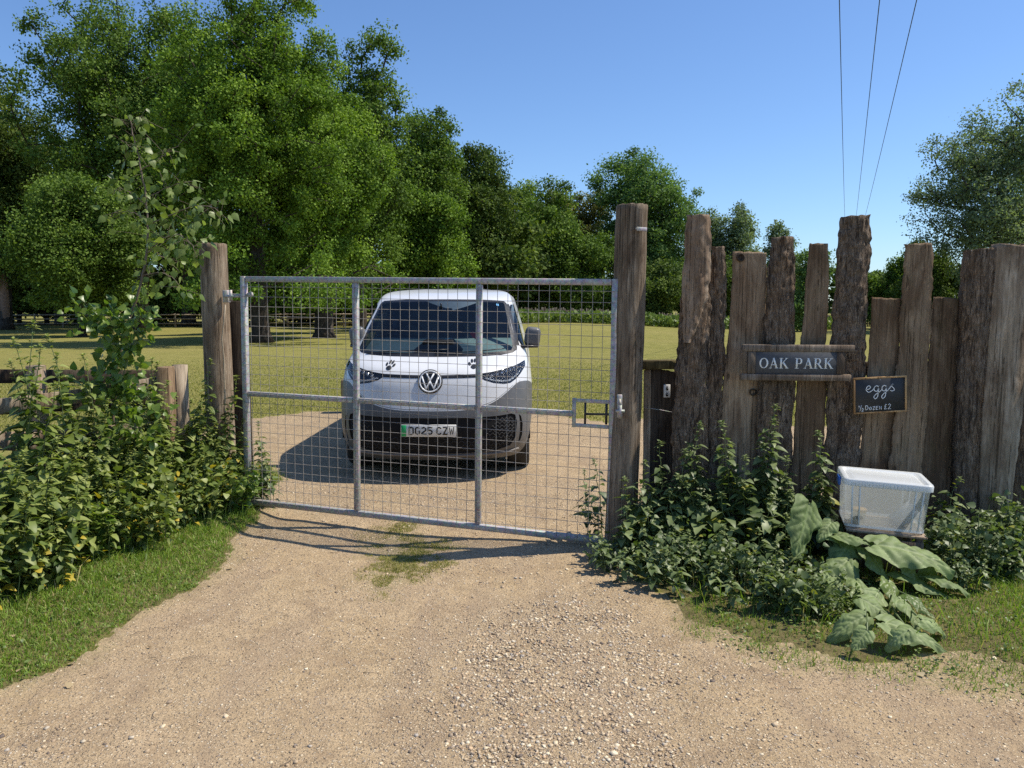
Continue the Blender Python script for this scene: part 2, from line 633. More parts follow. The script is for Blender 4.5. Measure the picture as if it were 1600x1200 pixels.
# thin grass in the middle of the track under and before the gate
TUFT = np.array([gr(*p) for p in ((575, 815), (640, 812), (705, 850), (690, 880), (650, 912), (610, 935), (575, 930), (545, 905), (575, 870))])


def tuft(X, Y):
    d = inside_dist(X, Y, TUFT)
    return smooth01((d + 0.12 + 0.16 * nz2(X, Y, 0.25, 41, 3)) / 0.3)


VERGE2 = np.array([gr(*p) for p in ((1010, 905), (1110, 930), (1260, 1000), (1420, 1005), (1600, 1010), (1900, 1020), (1900, 1150), (1600, 1100), (1400, 1085), (1200, 1065), (1100, 1015), (1030, 960))])


def verge2(X, Y):
    d = inside_dist(X, Y, VERGE2)
    return smooth01((d + 0.02 + 0.20 * nz2(X, Y, 0.3, 43, 3)) / 0.35)


def ground_mats():
    k = NM('track_dirt_and_gravel')
    co = k.coord('Object')
    big = k.noise(co, 0.9, 5, 0.6)
    med = k.noise(co, 7, 6, 0.65)
    fine = k.noise(co, 90, 6, 0.75)
    col = k.ramp(med, [(0.25, (0.275, 0.194, 0.11)), (0.5, (0.40, 0.293, 0.170)), (0.75, (0.51, 0.382, 0.230))])
    col = k.mix(k.ramp(big, [(0.4, 0.0), (0.7, 0.65)]), col, (0.41, 0.308, 0.20))
    col = k.mix(1.0, col, k.ramp(fine, [(0.3, 0.55), (0.5, 1.0), (0.72, 1.4)]), 'MULTIPLY')
    dk = k.noise(co, 3.2, 6, 0.7, 0.5)
    col = k.mix(k.ramp(dk, [(0.50, 0.0), (0.68, 0.75)]), col, (0.27, 0.19, 0.118))
    d2 = k.noise(k.coord('Object', (2.2, 0.55, 1)), 1.7, 5, 0.6, 0.6)
    col = k.mix(k.ramp(d2, [(0.50, 0.0), (0.64, 0.6)]), col, (0.32, 0.235, 0.155))
    # small flints
    hgt = fine
    st = k.attr('stony')
    for sc, th, amt in ((48, 0.26, 0.8), (85, 0.32, 1.0), (170, 0.36, 0.9)):
        vd = k.vor(co, sc)
        vc = k.vor(co, sc, 'F1', 'Color')
        sp = k.n('ShaderNodeSeparateColor')
        k.l(vc, sp.inputs[0])
        pc = k.ramp(sp.outputs[0], [(0.0, (0.22, 0.17, 0.13)), (0.2, (0.34, 0.255, 0.17)), (0.5, (0.50, 0.37, 0.23)), (0.75, (0.60, 0.47, 0.31)), (0.93, (0.76, 0.64, 0.46)), (1.0, (0.31, 0.28, 0.27))])
        th_s = k.math('ADD', k.math('MULTIPLY', st, 0.5), 0.45)
        on = k.math('LESS_THAN', sp.outputs[1], th_s)
        m = k.math('MULTIPLY', k.ramp(vd, [(th, 1.0), (th + 0.12, 0.0)]), on)
        col = k.mix(k.math('MULTIPLY', m, amt * 0.85), col, pc)
        hgt = k.math('ADD', hgt, k.math('MULTIPLY', m, 1.0))
    g = k.attr('green')
    gn = k.noise(co, 40, 4, 0.7)
    col = k.mix(k.math('MULTIPLY', g, k.ramp(gn, [(0.40, 0.0), (0.6, 0.55)])), col, (0.15, 0.17, 0.05))
    k.set(col, 0.95, 0, 0.12)
    b1 = k.bump(hgt, 0.8, 0.009)
    k.bump(med, 0.5, 0.03, b1)
    dirt = k.m

    k = NM('mown_field_grass')
    co = k.coord('Object')
    big = k.noise(co, 0.12, 5, 0.65)
    med = k.noise(co, 1.6, 6, 0.7)
    fine = k.noise(co, 24, 6, 0.8)
    col = k.ramp(med, [(0.25, (0.14, 0.145, 0.034)), (0.5, (0.20, 0.19, 0.05)), (0.75, (0.27, 0.245, 0.085))])
    col = k.mix(k.ramp(big, [(0.4, 0.0), (0.65, 0.7)]), col, (0.245, 0.215, 0.072))
    col = k.mix(1.0, col, k.ramp(fine, [(0.3, 0.45), (0.5, 1.0), (0.72, 1.55)]), 'MULTIPLY')
    near = k.attr('nearv')
    col = k.mix(near, col, k.ramp(fine, [(0.3, (0.10, 0.085, 0.04)), (0.6, (0.20, 0.165, 0.08)), (0.8, (0.34, 0.26, 0.15))]))
    k.set(col, 0.95, 0, 0.1)
    b1 = k.bump(fine, 0.8, 0.04)
    k.bump(med, 0.5, 0.12, b1)
    return dirt, k.m


M_dirt, M_field = ground_mats()


def sub(mask, name, mat, extra):
    q = Q[mask]
    used = np.unique(q)
    rm = np.full(len(VG), -1)
    rm[used] = np.arange(len(used))
    at_ = {k: v.ravel()[used] for k, v in extra.items()}
    return mk(name, VG[used], rm[q], mat, smooth=True, attrs=at_)


near_v = smooth01((left_of_hedge(GX, GY) + 0.7) / 0.3) * (GY < 7.5) * (GY > 1) + (GX > 0.9) * (GY < 5.7) * (GY > 1)
field = sub(DMc <= 0, 'field', M_field, {'nearv': np.clip(near_v, 0, 1) * 0.85})
field['kind'] = 'structure'
track = sub(DMc > 0, 'track', M_dirt, {'stony': stony(GX, GY), 'green': np.clip(tuft(GX, GY) + verge2(GX, GY) + smooth01((0.16 - DM) / 0.2) * 0.7 + smooth01((nz2(GX, GY, 1.1, 47, 3) - 0.3) / 0.3) * 0.15, 0, 1)})
track['kind'] = 'structure'

# loose flints
def stones(name, X, Y, size, seed, lift=0.08):
    r = np.random.default_rng(seed)
    n = len(X)
    base = np.array([(a, b, c_) for a in (-1, 1) for b in (-1, 1) for c_ in (-1, 1)], float) / 1.5
    P = base[None] * (1 + 0.45 * (r.random((n, 8, 3)) - 0.5))
    P = P * (r.random((n, 1, 3)) * 0.55 + 0.62) * np.array([1, 1, 0.5])
    th = r.random(n) * 2 * PI
    tl = (r.random(n) - 0.5) * 0.9
    ca, sa, cb, sb = np.cos(th), np.sin(th), np.cos(tl), np.sin(tl)
    x, y, z = P[..., 0], P[..., 1], P[..., 2]
    y, z = y * cb[:, None] - z * sb[:, None], y * sb[:, None] + z * cb[:, None]
    x, y = x * ca[:, None] - y * sa[:, None], x * sa[:, None] + y * ca[:, None]
    s_ = size[:, None]
    V = np.stack([x * s_ + X[:, None], y * s_ + Y[:, None], z * s_ + (hz(X, Y) + size * lift)[:, None]], -1).reshape(-1, 3)
    q = np.array([(0, 1, 3, 2), (4, 6, 7, 5), (0, 4, 5, 1), (2, 3, 7, 6), (1, 5, 7, 3), (0, 2, 6, 4)])
    F = (q[None] + 8 * np.arange(n)[:, None, None]).reshape(-1, 4)
    o = mk(name, V, F, M_stone, var=np.repeat(r.random(n), 6))
    return o


k = NM('flint_stones')
v = k.attr('var')
c0 = k.ramp(v, [(0.0, (0.14, 0.11, 0.09)), (0.10, (0.26, 0.205, 0.155)), (0.35, (0.42, 0.31, 0.20)), (0.6, (0.53, 0.42, 0.28)), (0.72, (0.64, 0.53, 0.36)), (0.82, (0.36, 0.32, 0.28)), (0.92, (0.74, 0.64, 0.46)), (1.0, (0.44, 0.27, 0.15))])
c0 = k.mix(1.0, c0, k.ramp(k.noise(k.coord(), 160, 3), [(0.3, 0.75), (0.7, 1.2)]), 'MULTIPLY')
M_stone = k.set(c0, 0.85, 0, 0.2)

N = 85000
sx = rng.uniform(-3.6, 4.6, N)
sy = 1.9 + 5.8 * rng.random(N) ** 1.25
st_ = stony(sx, sy)
keep = (dirt_mask(sx, sy) > 0.03) & (rng.random(N) < 0.22 + 0.45 * smooth01((nz2(sx, sy, 0.35, 35, 3) + 0.1) / 0.4) + 0.5 * st_)
sx, sy, st_ = sx[keep], sy[keep], st_[keep]
size = (0.0024 + 0.0058 * rng.random(len(sx)) ** 2.4) * (1 + 0.9 * st_ * rng.random(len(sx)))
g1 = stones('loose_gravel', sx, sy, size, 3)
N = 34000
bx_ = rng.uniform(-0.9, 1.6, N)
by_ = rng.uniform(2.0, 4.6, N)
kp = (inside_dist(bx_, by_, STP) + 0.22 * nz2(bx_, by_, 0.35, 33, 3) > 0.02) & (rng.random(N) < 0.8)
bx_, by_ = bx_[kp], by_[kp]
g2 = stones('flint_scatter', bx_, by_, 0.0032 + 0.0085 * rng.random(len(bx_)) ** 3.0, 5)
N = 5200
cx_ = rng.uniform(-3.2, 3.6, N)
cy_ = rng.uniform(2.2, 6.6, N)
kp = (dirt_mask(cx_, cy_) > 0.02) & (rng.random(N) < 0.12 + 0.9 * smooth01((nz2(cx_, cy_, 0.4, 36, 3) - 0.05) / 0.35))
cx_, cy_ = cx_[kp], cy_[kp]
g3 = stones('scattered_stones', cx_, cy_, 0.0035 + 0.0125 * rng.random(len(cx_)) ** 3.0, 9)
tag(g3, 'larger single stones and clods lying about on the bare track', 'stones')
for o in (g1, g2, g3):
    o['kind'] = 'stuff'
tag(g1, 'small loose grit and pebbles scattered over the sandy track', 'gravel')
tag(g2, 'band of coarser grey and cream flints down the middle of the track', 'gravel')

# ------------------------------------------------------------------ leaves and plants
def leaf_template(L=1.0, W=0.62, droop=0.35, fold=0.12, nseg=4, serr=0.0, prof=None):
    """leaf along +x, normal +z, base at 0; returns V,F"""
    prof = prof or [0.12, 0.92, 1.0, 0.62, 0.04]
    t = np.linspace(0, 1, len(prof))
    V, F = [], []
    for i, (a, p) in enumerate(zip(t, prof)):
        hw = W / 2 * p
        if serr:
            hw *= 1 + serr * (1 if i % 2 else -1)
        z = -droop * a * a
        for s_ in (-1, 0, 1):
            V.append((L * a * (1 - 0.12 * droop * a), s_ * hw, z + abs(s_) * fold * p))
    n = len(prof)
    for i in range(n - 1):
        for j in range(2):
            a = i * 3 + j
            F.append((a, a + 3, a + 4, a + 1))
    return np.array(V), np.array(F)


QUAD = (np.array([(0, 0, 0), (0.45, -0.36, 0.03), (1, 0, -0.1), (0.45, 0.36, 0.03)], float), np.array([[0, 1, 2, 3]]))
LEAF_N = leaf_template(1, 0.66, 0.35, 0.08, prof=[0.35, 1.0, 0.95, 0.78, 0.62, 0.34, 0.02], serr=0.07)
LEAF_V = leaf_template(1, 0.95, 0.25, 0.06, prof=[0.75, 1.0, 0.8, 0.45, 0.02])
LEAF_B = leaf_template(1, 0.80, 0.25, -0.05, prof=[0.25, 1.0, 0.78, 0.36, 0.02])
LEAF_O = leaf_template(1, 0.6, 0.3, 0.1, prof=[0.15, 0.85, 1.0, 0.4])


def leaves(mb, tpl, P, D, U, S, var):
    """place template at P with direction D, up hint U, size S"""
    P, D, U = (np.asarray(a, dtype=float).reshape(-1, 3) for a in (P, D, U))
    n = len(P)
    x = D / (np.linalg.norm(D, axis=1)[:, None] + 1e-9)
    y = np.cross(U, x)
    y /= np.linalg.norm(y, axis=1)[:, None] + 1e-9
    z = np.cross(x, y)
    Vt, Ft = tpl
    S = np.broadcast_to(np.asarray(S, dtype=float), (n,))
    V = P[:, None] + S[:, None, None] * (Vt[None, :, 0:1] * x[:, None] + Vt[None, :, 1:2] * y[:, None] + Vt[None, :, 2:3] * z[:, None])
    F = (Ft[None] + len(Vt) * np.arange(n)[:, None, None]).reshape(-1, Ft.shape[1])
    mb.add(V.reshape(-1, 3), F, var=np.repeat(var, len(Ft)))


def copy_thing(root, loc, rz, label=None, group=None, sc=1.0, tilt=0.0, cat=None):
    r = root.copy()
    C.objects.link(r)
    r.location = loc
    r.rotation_euler = (tilt * math.sin(rz * 7), tilt * math.cos(rz * 5), rz)
    r.scale = (sc, sc, sc)
    if label:
        r['label'] = label
    if cat:
        r['category'] = cat
    if group:
        r['group'] = group
    for ch in list(root.children):
        c = ch.copy()
        C.objects.link(c)
        c.parent = r
    return r


def nettle(seed, h, mat, yellow=0.02, dens=1.0, size=1.0):
    """upright stem with opposite toothed leaves; returns (stem MB, foliage MB)"""
    r = np.random.default_rng(seed)
    st, fo = MB(), MB()
    n = 12
    lean = r.normal(0, 0.10, 2) * h
    t = np.linspace(0, 1, n)
    P = np.stack([lean[0] * t ** 2, lean[1] * t ** 2, h * t], 1)
    P[:, :2] += r.normal(0, 0.006, (n, 2))
    st.add(*tube(P, np.linspace(0.004, 0.0015, n), 5))
    z = 0.10 * h
    a = r.random() * PI
    PP, DD, UU, SS, VV = [], [], [], [], []
    while z < h:
        f = z / h
        pos = np.array([np.interp(z, P[:, 2], P[:, i]) for i in range(3)])
        ll = size * (0.085 * (0.55 + 0.9 * math.sin(PI * min(1, f * 0.95 + 0.12))) * r.uniform(0.8, 1.2))
        if f > 0.85:
            ll *= 0.62
        for k_ in range(2):
            if f < 0.35 and r.random() < 0.3:
                continue
            b = a + k_ * PI + r.normal(0, 0.2)
            el = r.normal(0.10 + 0.5 * (f > 0.85), 0.2)
            d = np.array([math.cos(b) * math.cos(el), math.sin(b) * math.cos(el), math.sin(el) - 0.25 * (1 - f)])
            pet = 0.25 * ll
            PP.append(pos + d * pet)
            DD.append(d)
            UU.append(np.array([0, 0, 1.0]) + r.normal(0, 0.25, 3))
            SS.append(ll)
            VV.append(0.98 if (r.random() < yellow * (3 if f < 0.5 else 0.4)) else np.clip(r.normal(0.42 + 0.4 * (f - 0.5), 0.25), 0, 0.92))
            if r.random() < 0.45 * (f > 0.3):   # small side shoot
                for q in range(3):
                    d2 = d + r.normal(0, 0.6, 3)
                    PP.append(pos + d * pet * r.uniform(0.2, 1.2))
                    DD.append(d2)
                    UU.append(np.array([0, 0, 1.0]) + r.normal(0, 0.3, 3))
                    SS.append(ll * 0.45)
                    VV.append(np.clip(r.normal(0.6, 0.15), 0, 0.92))
        z += (0.052 - 0.018 * f) / dens * r.uniform(0.8, 1.2)
        a += PI / 2
    for q in range(9):   # pale tuft at the tip
        b = q * 2.4
        PP.append(P[-1] - np.array([0, 0, 0.004 * q]))
        DD.append(np.array([math.cos(b), math.sin(b), 0.9 - 0.1 * q]))
        UU.append((0, 0, 1))
        SS.append(size * (0.022 + 0.003 * q))
        VV.append(0.85)
    leaves(fo, LEAF_N, PP, DD, UU, SS, np.array(VV))
    return st, fo


def make_nettle(seed, h, mat, label, group, **kw):
    st, fo = nettle(seed, h, mat, **kw)
    t = thing('nettle_plant', label, 'nettle', (0, 0, 0), group)
    st.build('stem', M_stem, t)
    fo.build('foliage', mat, t)
    return t


def plant_field(protos, spots, label, group, cat=None):
    used = set()
    for i, (x, y, rz, sc, pi) in enumerate(spots):
        z = float(hz(x, y)) - 0.01
        if pi not in used:
            used.add(pi)
            o = protos[pi]
            o.location = (x, y, z)
            o.rotation_euler = (0, 0, rz)
            o.scale = (sc, sc, sc)
        else:
            copy_thing(protos[pi], (x, y, z), rz, None, group, sc, 0.07)
    for i, p in enumerate(protos):
        if i not in used:
            for ch in list(p.children):
                bpy.data.objects.remove(ch)
            bpy.data.objects.remove(p)


def bramble_mesh(seed, rx, ry, h, tpl, n_stem, n_leaf, size, yellow=0.03):
    """low leafy mass: arching stems carrying scattered leaves"""
    r = np.random.default_rng(seed)
    st, fo = MB(), MB()
    PP, DD, UU, SS, VV = [], [], [], [], []
    for s_ in range(n_stem):
        a = r.random() * 2 * PI
        b = r.random() ** 0.5
        p0 = np.array([0.3 * rx * math.cos(a), 0.3 * ry * math.sin(a), 0])
        p2 = np.array([rx * b * math.cos(a), ry * b * math.sin(a), h * r.uniform(0.35, 1.0) * (1 - 0.35 * b)])
        p1 = (p0 + p2) / 2 + np.array([0, 0, 0.35 * h])
        t = np.linspace(0, 1, 8)[:, None]
        P = (1 - t) ** 2 * p0 + 2 * t * (1 - t) * p1 + t * t * p2
        st.add(*tube(P, np.linspace(0.0035, 0.0014, 8), 4, False))
        m = n_leaf // n_stem
        tt = r.random(m) ** 0.7
        pos = (1 - tt[:, None]) ** 2 * p0 + 2 * (tt * (1 - tt))[:, None] * p1 + (tt ** 2)[:, None] * p2
        pos = pos + r.normal(0, 0.035, (m, 3))
        pos[:, 2] = np.abs(pos[:, 2])
        d = r.normal(0, 1, (m, 3))
        d[:, 2] = r.normal(-0.15, 0.4, m)
        PP.append(pos)
        DD.append(d)
        UU.append(np.array([0, 0, 1]) + r.normal(0, 0.45, (m, 3)) + np.array([0.25, -0.35, 0]))
        SS.append(size * r.uniform(0.6, 1.25, m))
        VV.append(np.where(r.random(m) < yellow, 0.98, np.clip(r.normal(0.3 + 0.3 * tt, 0.18), 0, 0.92)))
    leaves(fo, tpl, np.concatenate(PP), np.concatenate(DD), np.concatenate(UU), np.concatenate(SS), np.concatenate(VV))
    return st, fo


def make_bush(name, seed, rx, ry, h, tpl, n_stem, n_leaf, size, mat, label, cat, group=None, yellow=0.03):
    st, fo = bramble_mesh(seed, rx, ry, h, tpl, n_stem, n_leaf, size, yellow)
    t = thing(name, label, cat, (0, 0, 0), group)
    st.build('stem', M_stem, t)
    fo.build('foliage', mat, t)
    return t


def grass(name, X, Y, h, w_, mat, seed, lean=0.5, zf=hz, yellow=0.05, wet=None):
    r = np.random.default_rng(seed)
    n = len(X)
    h = np.broadcast_to(h, (n,)) * r.uniform(0.5, 1.3, n)
    a = r.random(n) * 2 * PI
    b = r.random(n) * 2 * PI
    Z = zf(X, Y) - 0.004
    P0 = np.stack([X, Y, Z], 1)
    side = np.stack([np.cos(a), np.sin(a), np.zeros(n)], 1) * (w_ / 2)
    ln = np.stack([np.cos(b), np.sin(b), np.zeros(n)], 1) * (h * lean * r.random(n))[:, None]
    mid = P0 + ln * 0.35 + np.array([0, 0, 1]) * (h * 0.6)[:, None]
    tip = P0 + ln + np.array([0, 0, 1]) * (h * (1 - 0.3 * lean * r.random(n)))[:, None]
    V = np.stack([P0 - side, P0 + side, mid + side * 0.8, mid - side * 0.8, tip], 1).reshape(-1, 3)
    base = 5 * np.arange(n)[:, None]
    F = [base + np.array([[0, 1, 2, 3]]), base + np.array([[3, 2, 4]])]
    vv = np.where(r.random(n) < yellow, 0.98, np.clip(r.normal(0.45, 0.2, n), 0, 0.92))
    o = mk(name, V, F, mat, var=np.concatenate([vv, vv]))
    return o


# grass verge on the left, between nettles and track
def scatter(n, x0, x1, y0, y1, wfun, seed):
    r = np.random.default_rng(seed)
    x = r.uniform(x0, x1, n)
    y = r.uniform(y0, y1, n)
    k_ = r.random(n) < wfun(x, y)
    return x[k_], y[k_]


def w_left(x, y):
    lb = left_of_hedge(x, y)
    d = -dirt_mask(x, y)
    return smooth01((d + 0.03) / 0.10) * smooth01((0.45 - lb) / 0.35) * (y < 6.9) * (0.75 + 0.35 * nz2(x, y, 0.25, 51, 2))


x, y = scatter(230000, -4.6, -1.6, 2.4, 6.9, w_left, 61)
hh = 0.03 + 0.028 * smooth01((left_of_hedge(x, y) + 0.45) / 0.5) + 0.012 * nz2(x, y, 0.2, 52, 2)
o = grass('grass_verge', x, y, hh * 0.85, 0.0045, M_grass, 62, 1.3, yellow=0.07)
tag(o, 'strip of short green grass between the nettles and the track on the left', 'grass', kind='stuff')

x, y = scatter(150000, 0.4, 5.4, 3.0, 5.6, lambda x, y: np.clip(0.5 * verge2(x, y) * smooth01((nz2(x, y, 0.16, 53, 3) + 0.35) / 0.4) + smooth01((-dirt_mask(x, y) + 0.02) / 0.2) * (0.40 + 0.5 * smooth01((x - 2.3) / 0.6)), 0, 1), 63)
o = grass('grass_patch', x, y, 0.030 + 0.03 * smooth01((x - 2.6) / 1.0), 0.004, M_grass, 64, 0.9, yellow=0.12)
tag(o, 'patchy short grass in front of the big leaves and slab fence', 'grass', kind='stuff')

x, y = scatter(110000, -1.9, -0.2, 4.3, 6.3, lambda x, y: 0.75 * tuft(x, y) * smooth01((nz2(x, y, 0.10, 54, 3) + 0.25) / 0.35), 65)
o = grass('grass_tuft', x, y, 0.020, 0.0035, M_lawn, 66, 1.0, yellow=0.2)
tag(o, 'worn patch of low grass in the middle of the track beneath the gate', 'grass', kind='stuff')

x, y = scatter(26000, -3.2, -1.7, 6.2, 9.6, lambda x, y: np.clip(smooth01((-dirt_mask(x, y) + 0.15) / 0.3), 0, 1) * 0.8, 67)
o = grass('grass_edge', x, y, 0.04, 0.005, M_grass, 68, 0.9, yellow=0.15)
tag(o, 'rough grass growing behind the left end of the mesh gate', 'grass', kind='stuff')

x, y = scatter(330000, -13, 14, 10.2, 26, lambda x, y: smooth01((-dirt_mask(x, y) + 0.05) / 0.15) * np.clip((26 - y) / 14, 0, 1) * (np.abs(x) < y * 0.72), 69)
o = grass('field_grass', x, y, 0.035, 0.012, M_lawn, 70, 1.0, yellow=0.2)
tag(o, 'dry mown grass of the paddock beyond the gravel turning area', 'grass', kind='stuff')

def w_clover(x, y):
    return np.clip(w_left(x, y) * smooth01((nz2(x, y, 0.22, 58, 3) + 0.05) / 0.3) + 0.7 * verge2(x, y) * smooth01((nz2(x, y, 0.2, 59, 3) - 0.1) / 0.3), 0, 1)


x, y = scatter(60000, -4.6, 5.2, 2.4, 6.9, w_clover, 91)
mb = MB()
n = len(x)
leaves(mb, LEAF_B, np.stack([x, y, hz(x, y) + rng.uniform(0.008, 0.045, n)], 1), rng.normal(0, 1, (n, 3)) * [1, 1, 0.3], rng.normal(0, 0.35, (n, 3)) + [0, 0, 1], rng.uniform(0.010, 0.024, n), np.clip(rng.normal(0.45, 0.2, n), 0, 0.92))
o = mb.build('clover', M_weed)
tag(o, 'patches of small clover like leaves among the verge grass', 'clover', kind='stuff')

# twigs and straw on the track
mb = MB()
for q in range(90):
    x, y = rng.uniform(-2.8, 3.4), rng.uniform(2.5, 6.4)
    a_ = rng.random() * 6.28
    L_ = rng.uniform(0.02, 0.09)
    zz = float(hz(x, y)) + 0.004
    mb.add(*tube([(x, y, zz), (x + L_ / 2 * math.cos(a_), y + L_ / 2 * math.sin(a_), zz + 0.004), (x + L_ * math.cos(a_ + 0.3), y + L_ * math.sin(a_ + 0.3), zz)], 0.0013, 4))
o = mb.build('fallen_twigs', M_twig)
tag(o, 'thin fallen twigs scattered on the bare track', 'twigs', kind='stuff')

# dead leaf litter
n = 350
x = rng.uniform(-4, 4.5, n)
y = rng.uniform(2.6, 6, n)
kk = (dirt_mask(x, y) < 0.25)
x, y = x[kk], y[kk]
mb = MB()
d = rng.normal(0, 1, (len(x), 3)) * np.array([1, 1, 0.15])
leaves(mb, LEAF_V, np.stack([x, y, hz(x, y) + 0.012], 1), d, np.array([0, 0, 1]) + rng.normal(0, 0.3, (len(x), 3)), rng.uniform(0.012, 0.035, len(x)), rng.random(len(x)))
kx = NM('dry_leaf_litter')
lc = kx.ramp(kx.attr('var'), [(0, (0.10, 0.065, 0.035)), (0.5, (0.24, 0.17, 0.09)), (1.0, (0.42, 0.34, 0.20))])
kx.set(lc, 0.8, 0, 0.2)
o = mb.build('leaf_litter', kx.m)
tag(o, 'dry brown leaf litter along both edges of the track', 'leaf litter', kind='stuff')

# ---- left nettle bank
GL = 'nettles crowding the left rail fence'
LBL = 'tall leafy nettle in the green bank hiding the left rail fence'
hs = [0.62, 0.80, 0.95, 1.05, 1.15, 1.25, 0.7, 0.9]
protos = [make_nettle(100 + i, h, M_nettle, LBL, GL, yellow=0.055, dens=1.3, size=[0.72, 0.9, 0.8, 0.95][i % 4]) for i, h in enumerate(hs)]
order = np.argsort(hs)
spots = []
r = np.random.default_rng(12)
while len(spots) < 285:
    y = r.uniform(3.3, 6.55)
    b = r.random() ** 0.85 * 1.25
    x = float(np.interp(y, HEDGE[:, 1], HEDGE[:, 0])) - 0.03 - b
    want = 0.40 + 0.42 * b / 0.5 + r.normal(0, 0.08)
    want = min(want, 0.98 + r.normal(0, 0.09))
    if y < 5.75 and b > 0.55:
        want = min(want, 0.58 + r.normal(0, 0.06))
    if y > 6.0:
        want = min(want, 0.8 + 0.3 * r.random())
    cand = min(range(8), key=lambda i: abs(hs[i] - want) + r.random() * 0.12)
    spots.append((x, y, r.random() * 6.28, max(0.5, min(1.25, want / hs[cand])), cand))
plant_field(protos, spots, LBL, GL)
GLb = 'leafy climbers filling the foot of the left bank'
LB2 = 'low tangle of bright green climber leaves at the foot of the left nettle bank'
protos = [make_bush('climber_bush', 200 + i, 0.30, 0.30, 0.42 + 0.1 * i, [LEAF_V, LEAF_N, LEAF_V][i], 26, 620, 0.05, [M_vine, M_nettle, M_nettle][i], LB2, 'climber', GLb, 0.06) for i in range(3)]
spots = []
for i in range(60):
    y = 3.1 + 3.3 * (i + r.random()) / 60
    b = r.uniform(-0.02, 0.75)
    x = float(np.interp(y, HEDGE[:, 1], HEDGE[:, 0])) - b
    spots.append((x, y, r.random() * 6.28, r.uniform(0.75, 1.15) * (0.8 + 0.5 * b), [0, 1, 2, 1][i % 4]))
plant_field(protos, spots, LB2, GLb)


def sp(px, py, d, yaw=None):
    """a ground spot under pixel (px,py) seen at depth d"""
    p = at(px, py, d)
    return p.x, p.y


# climber column and birch sapling beside the left gate post
def branch_plant(root, paths, twigs, tpl, leafmat, stemmat, seed, lsize, per_m, droop=0.6, spread=0.05, r0=0.006, yellow=0.0):
    r_ = np.random.default_rng(seed)
    st, fo = MB(), MB()
    o0 = Vector(root.location)
    for pi, (pts, rad, ll) in enumerate(paths):
        P = np.array([np.array(p) - np.array(o0) for p in pts])
        m = 6 * (len(P) - 1) + 1
        ts = np.linspace(0, len(P) - 1, m)
        P = np.stack([np.interp(ts, np.arange(len(P)), P[:, i]) for i in range(3)], 1)
        for _ in range(2):
            P[1:-1] = (P[:-2] + 2 * P[1:-1] + P[2:]) / 4
        P[1:-1] += r_.normal(0, 0.003, (m - 2, 3))
        st.add(*tube(P, np.linspace(rad, rad * 0.3, m), 6, False))
        if not ll:
            continue
        L = np.linalg.norm(np.diff(P, axis=0), axis=1).sum()
        n_ = max(3, int(L * per_m * ll))
        tt = r_.random(n_) * (m - 1)
        pos = np.stack([np.interp(tt, np.arange(m), P[:, i]) for i in range(3)], 1)
        off = r_.normal(0, spread, (n_, 3))
        pos2 = pos + off
        d = off / spread * 0.7 + r_.normal(0, 0.4, (n_, 3))
        d[:, 2] -= droop
        leaves(fo, tpl, pos2, d, r_.normal(0, 0.6, (n_, 3)) + np.array([0.5, -0.4, 0.5]), lsize * r_.uniform(0.6, 1.2, n_), np.where(r_.random(n_) < yellow, 0.98, np.clip(r_.normal(0.5, 0.22, n_), 0, 0.92)))
        for a, b in zip(pos, pos2):
            if r_.random() < 0.5:
                st.add(*tube([a, (a + b) / 2 + [0, 0, 0.005], b], 0.0011, 3, False))
    st.build('stem', stemmat, root)
    fo.build('foliage', leafmat, root)


dS = 5.75
bx0, by0 = sp(172, 700, dS)
t = thing('birch_sapling', 'young birch sapling with glossy drooping leaves rising left of the tall gate post', 'sapling', (bx0, by0, float(hz(bx0, by0))))
J = lambda *pp: [at(a, b, d) for a, b, d in pp]
main = [Vector((bx0, by0, float(hz(bx0, by0))))] + J((176, 600, dS), (196, 520, dS), (222, 440, dS), (232, 370, dS), (228, 300, dS), (216, 245, dS), (207, 208, dS), (203, 186, dS))
paths = [(main, 0.011, 0.45),
         (J((233, 350, dS), (262, 338, 5.7), (300, 322, 5.6), (330, 322, 5.55), (346, 335, 5.5)), 0.005, 1.5),
         (J((231, 395, dS), (252, 372, 5.6), (282, 366, 5.5), (300, 382, 5.45), (308, 402, 5.45)), 0.005, 1.5),
         (J((229, 310, dS), (255, 296, 5.8), (283, 285, 5.8), (318, 296, 5.75)), 0.004, 1.1),
         (J((222, 265, dS), (246, 252, 5.7), (262, 236, 5.7), (280, 228, 5.7)), 0.004, 1.2),
         (J((228, 320, dS), (205, 302, 5.8), (186, 292, 5.8), (176, 305, 5.8)), 0.004, 1.3),
         (J((230, 345, dS), (205, 330, 5.7), (182, 330, 5.7), (168, 342, 5.7)), 0.004, 1.1),
         (J((216, 240, dS), (200, 226, 5.7), (188, 218, 5.7)), 0.003, 1.3),
         (J((207, 195, dS), (220, 182, 5.7), (232, 188, 5.7)), 0.003, 1.3),
         (J((224, 430, dS), (250, 425, 5.7), (272, 435, 5.65), (284, 452, 5.6)), 0.004, 1.2),
         (J((232, 380, dS), (250, 400, 5.9), (262, 405, 5.9), (280, 425, 5.9)), 0.004, 1.0)]
branch_plant(t, paths, None, LEAF_B, M_birch, M_twig, 5, 0.064, 62, 1.3, 0.06)

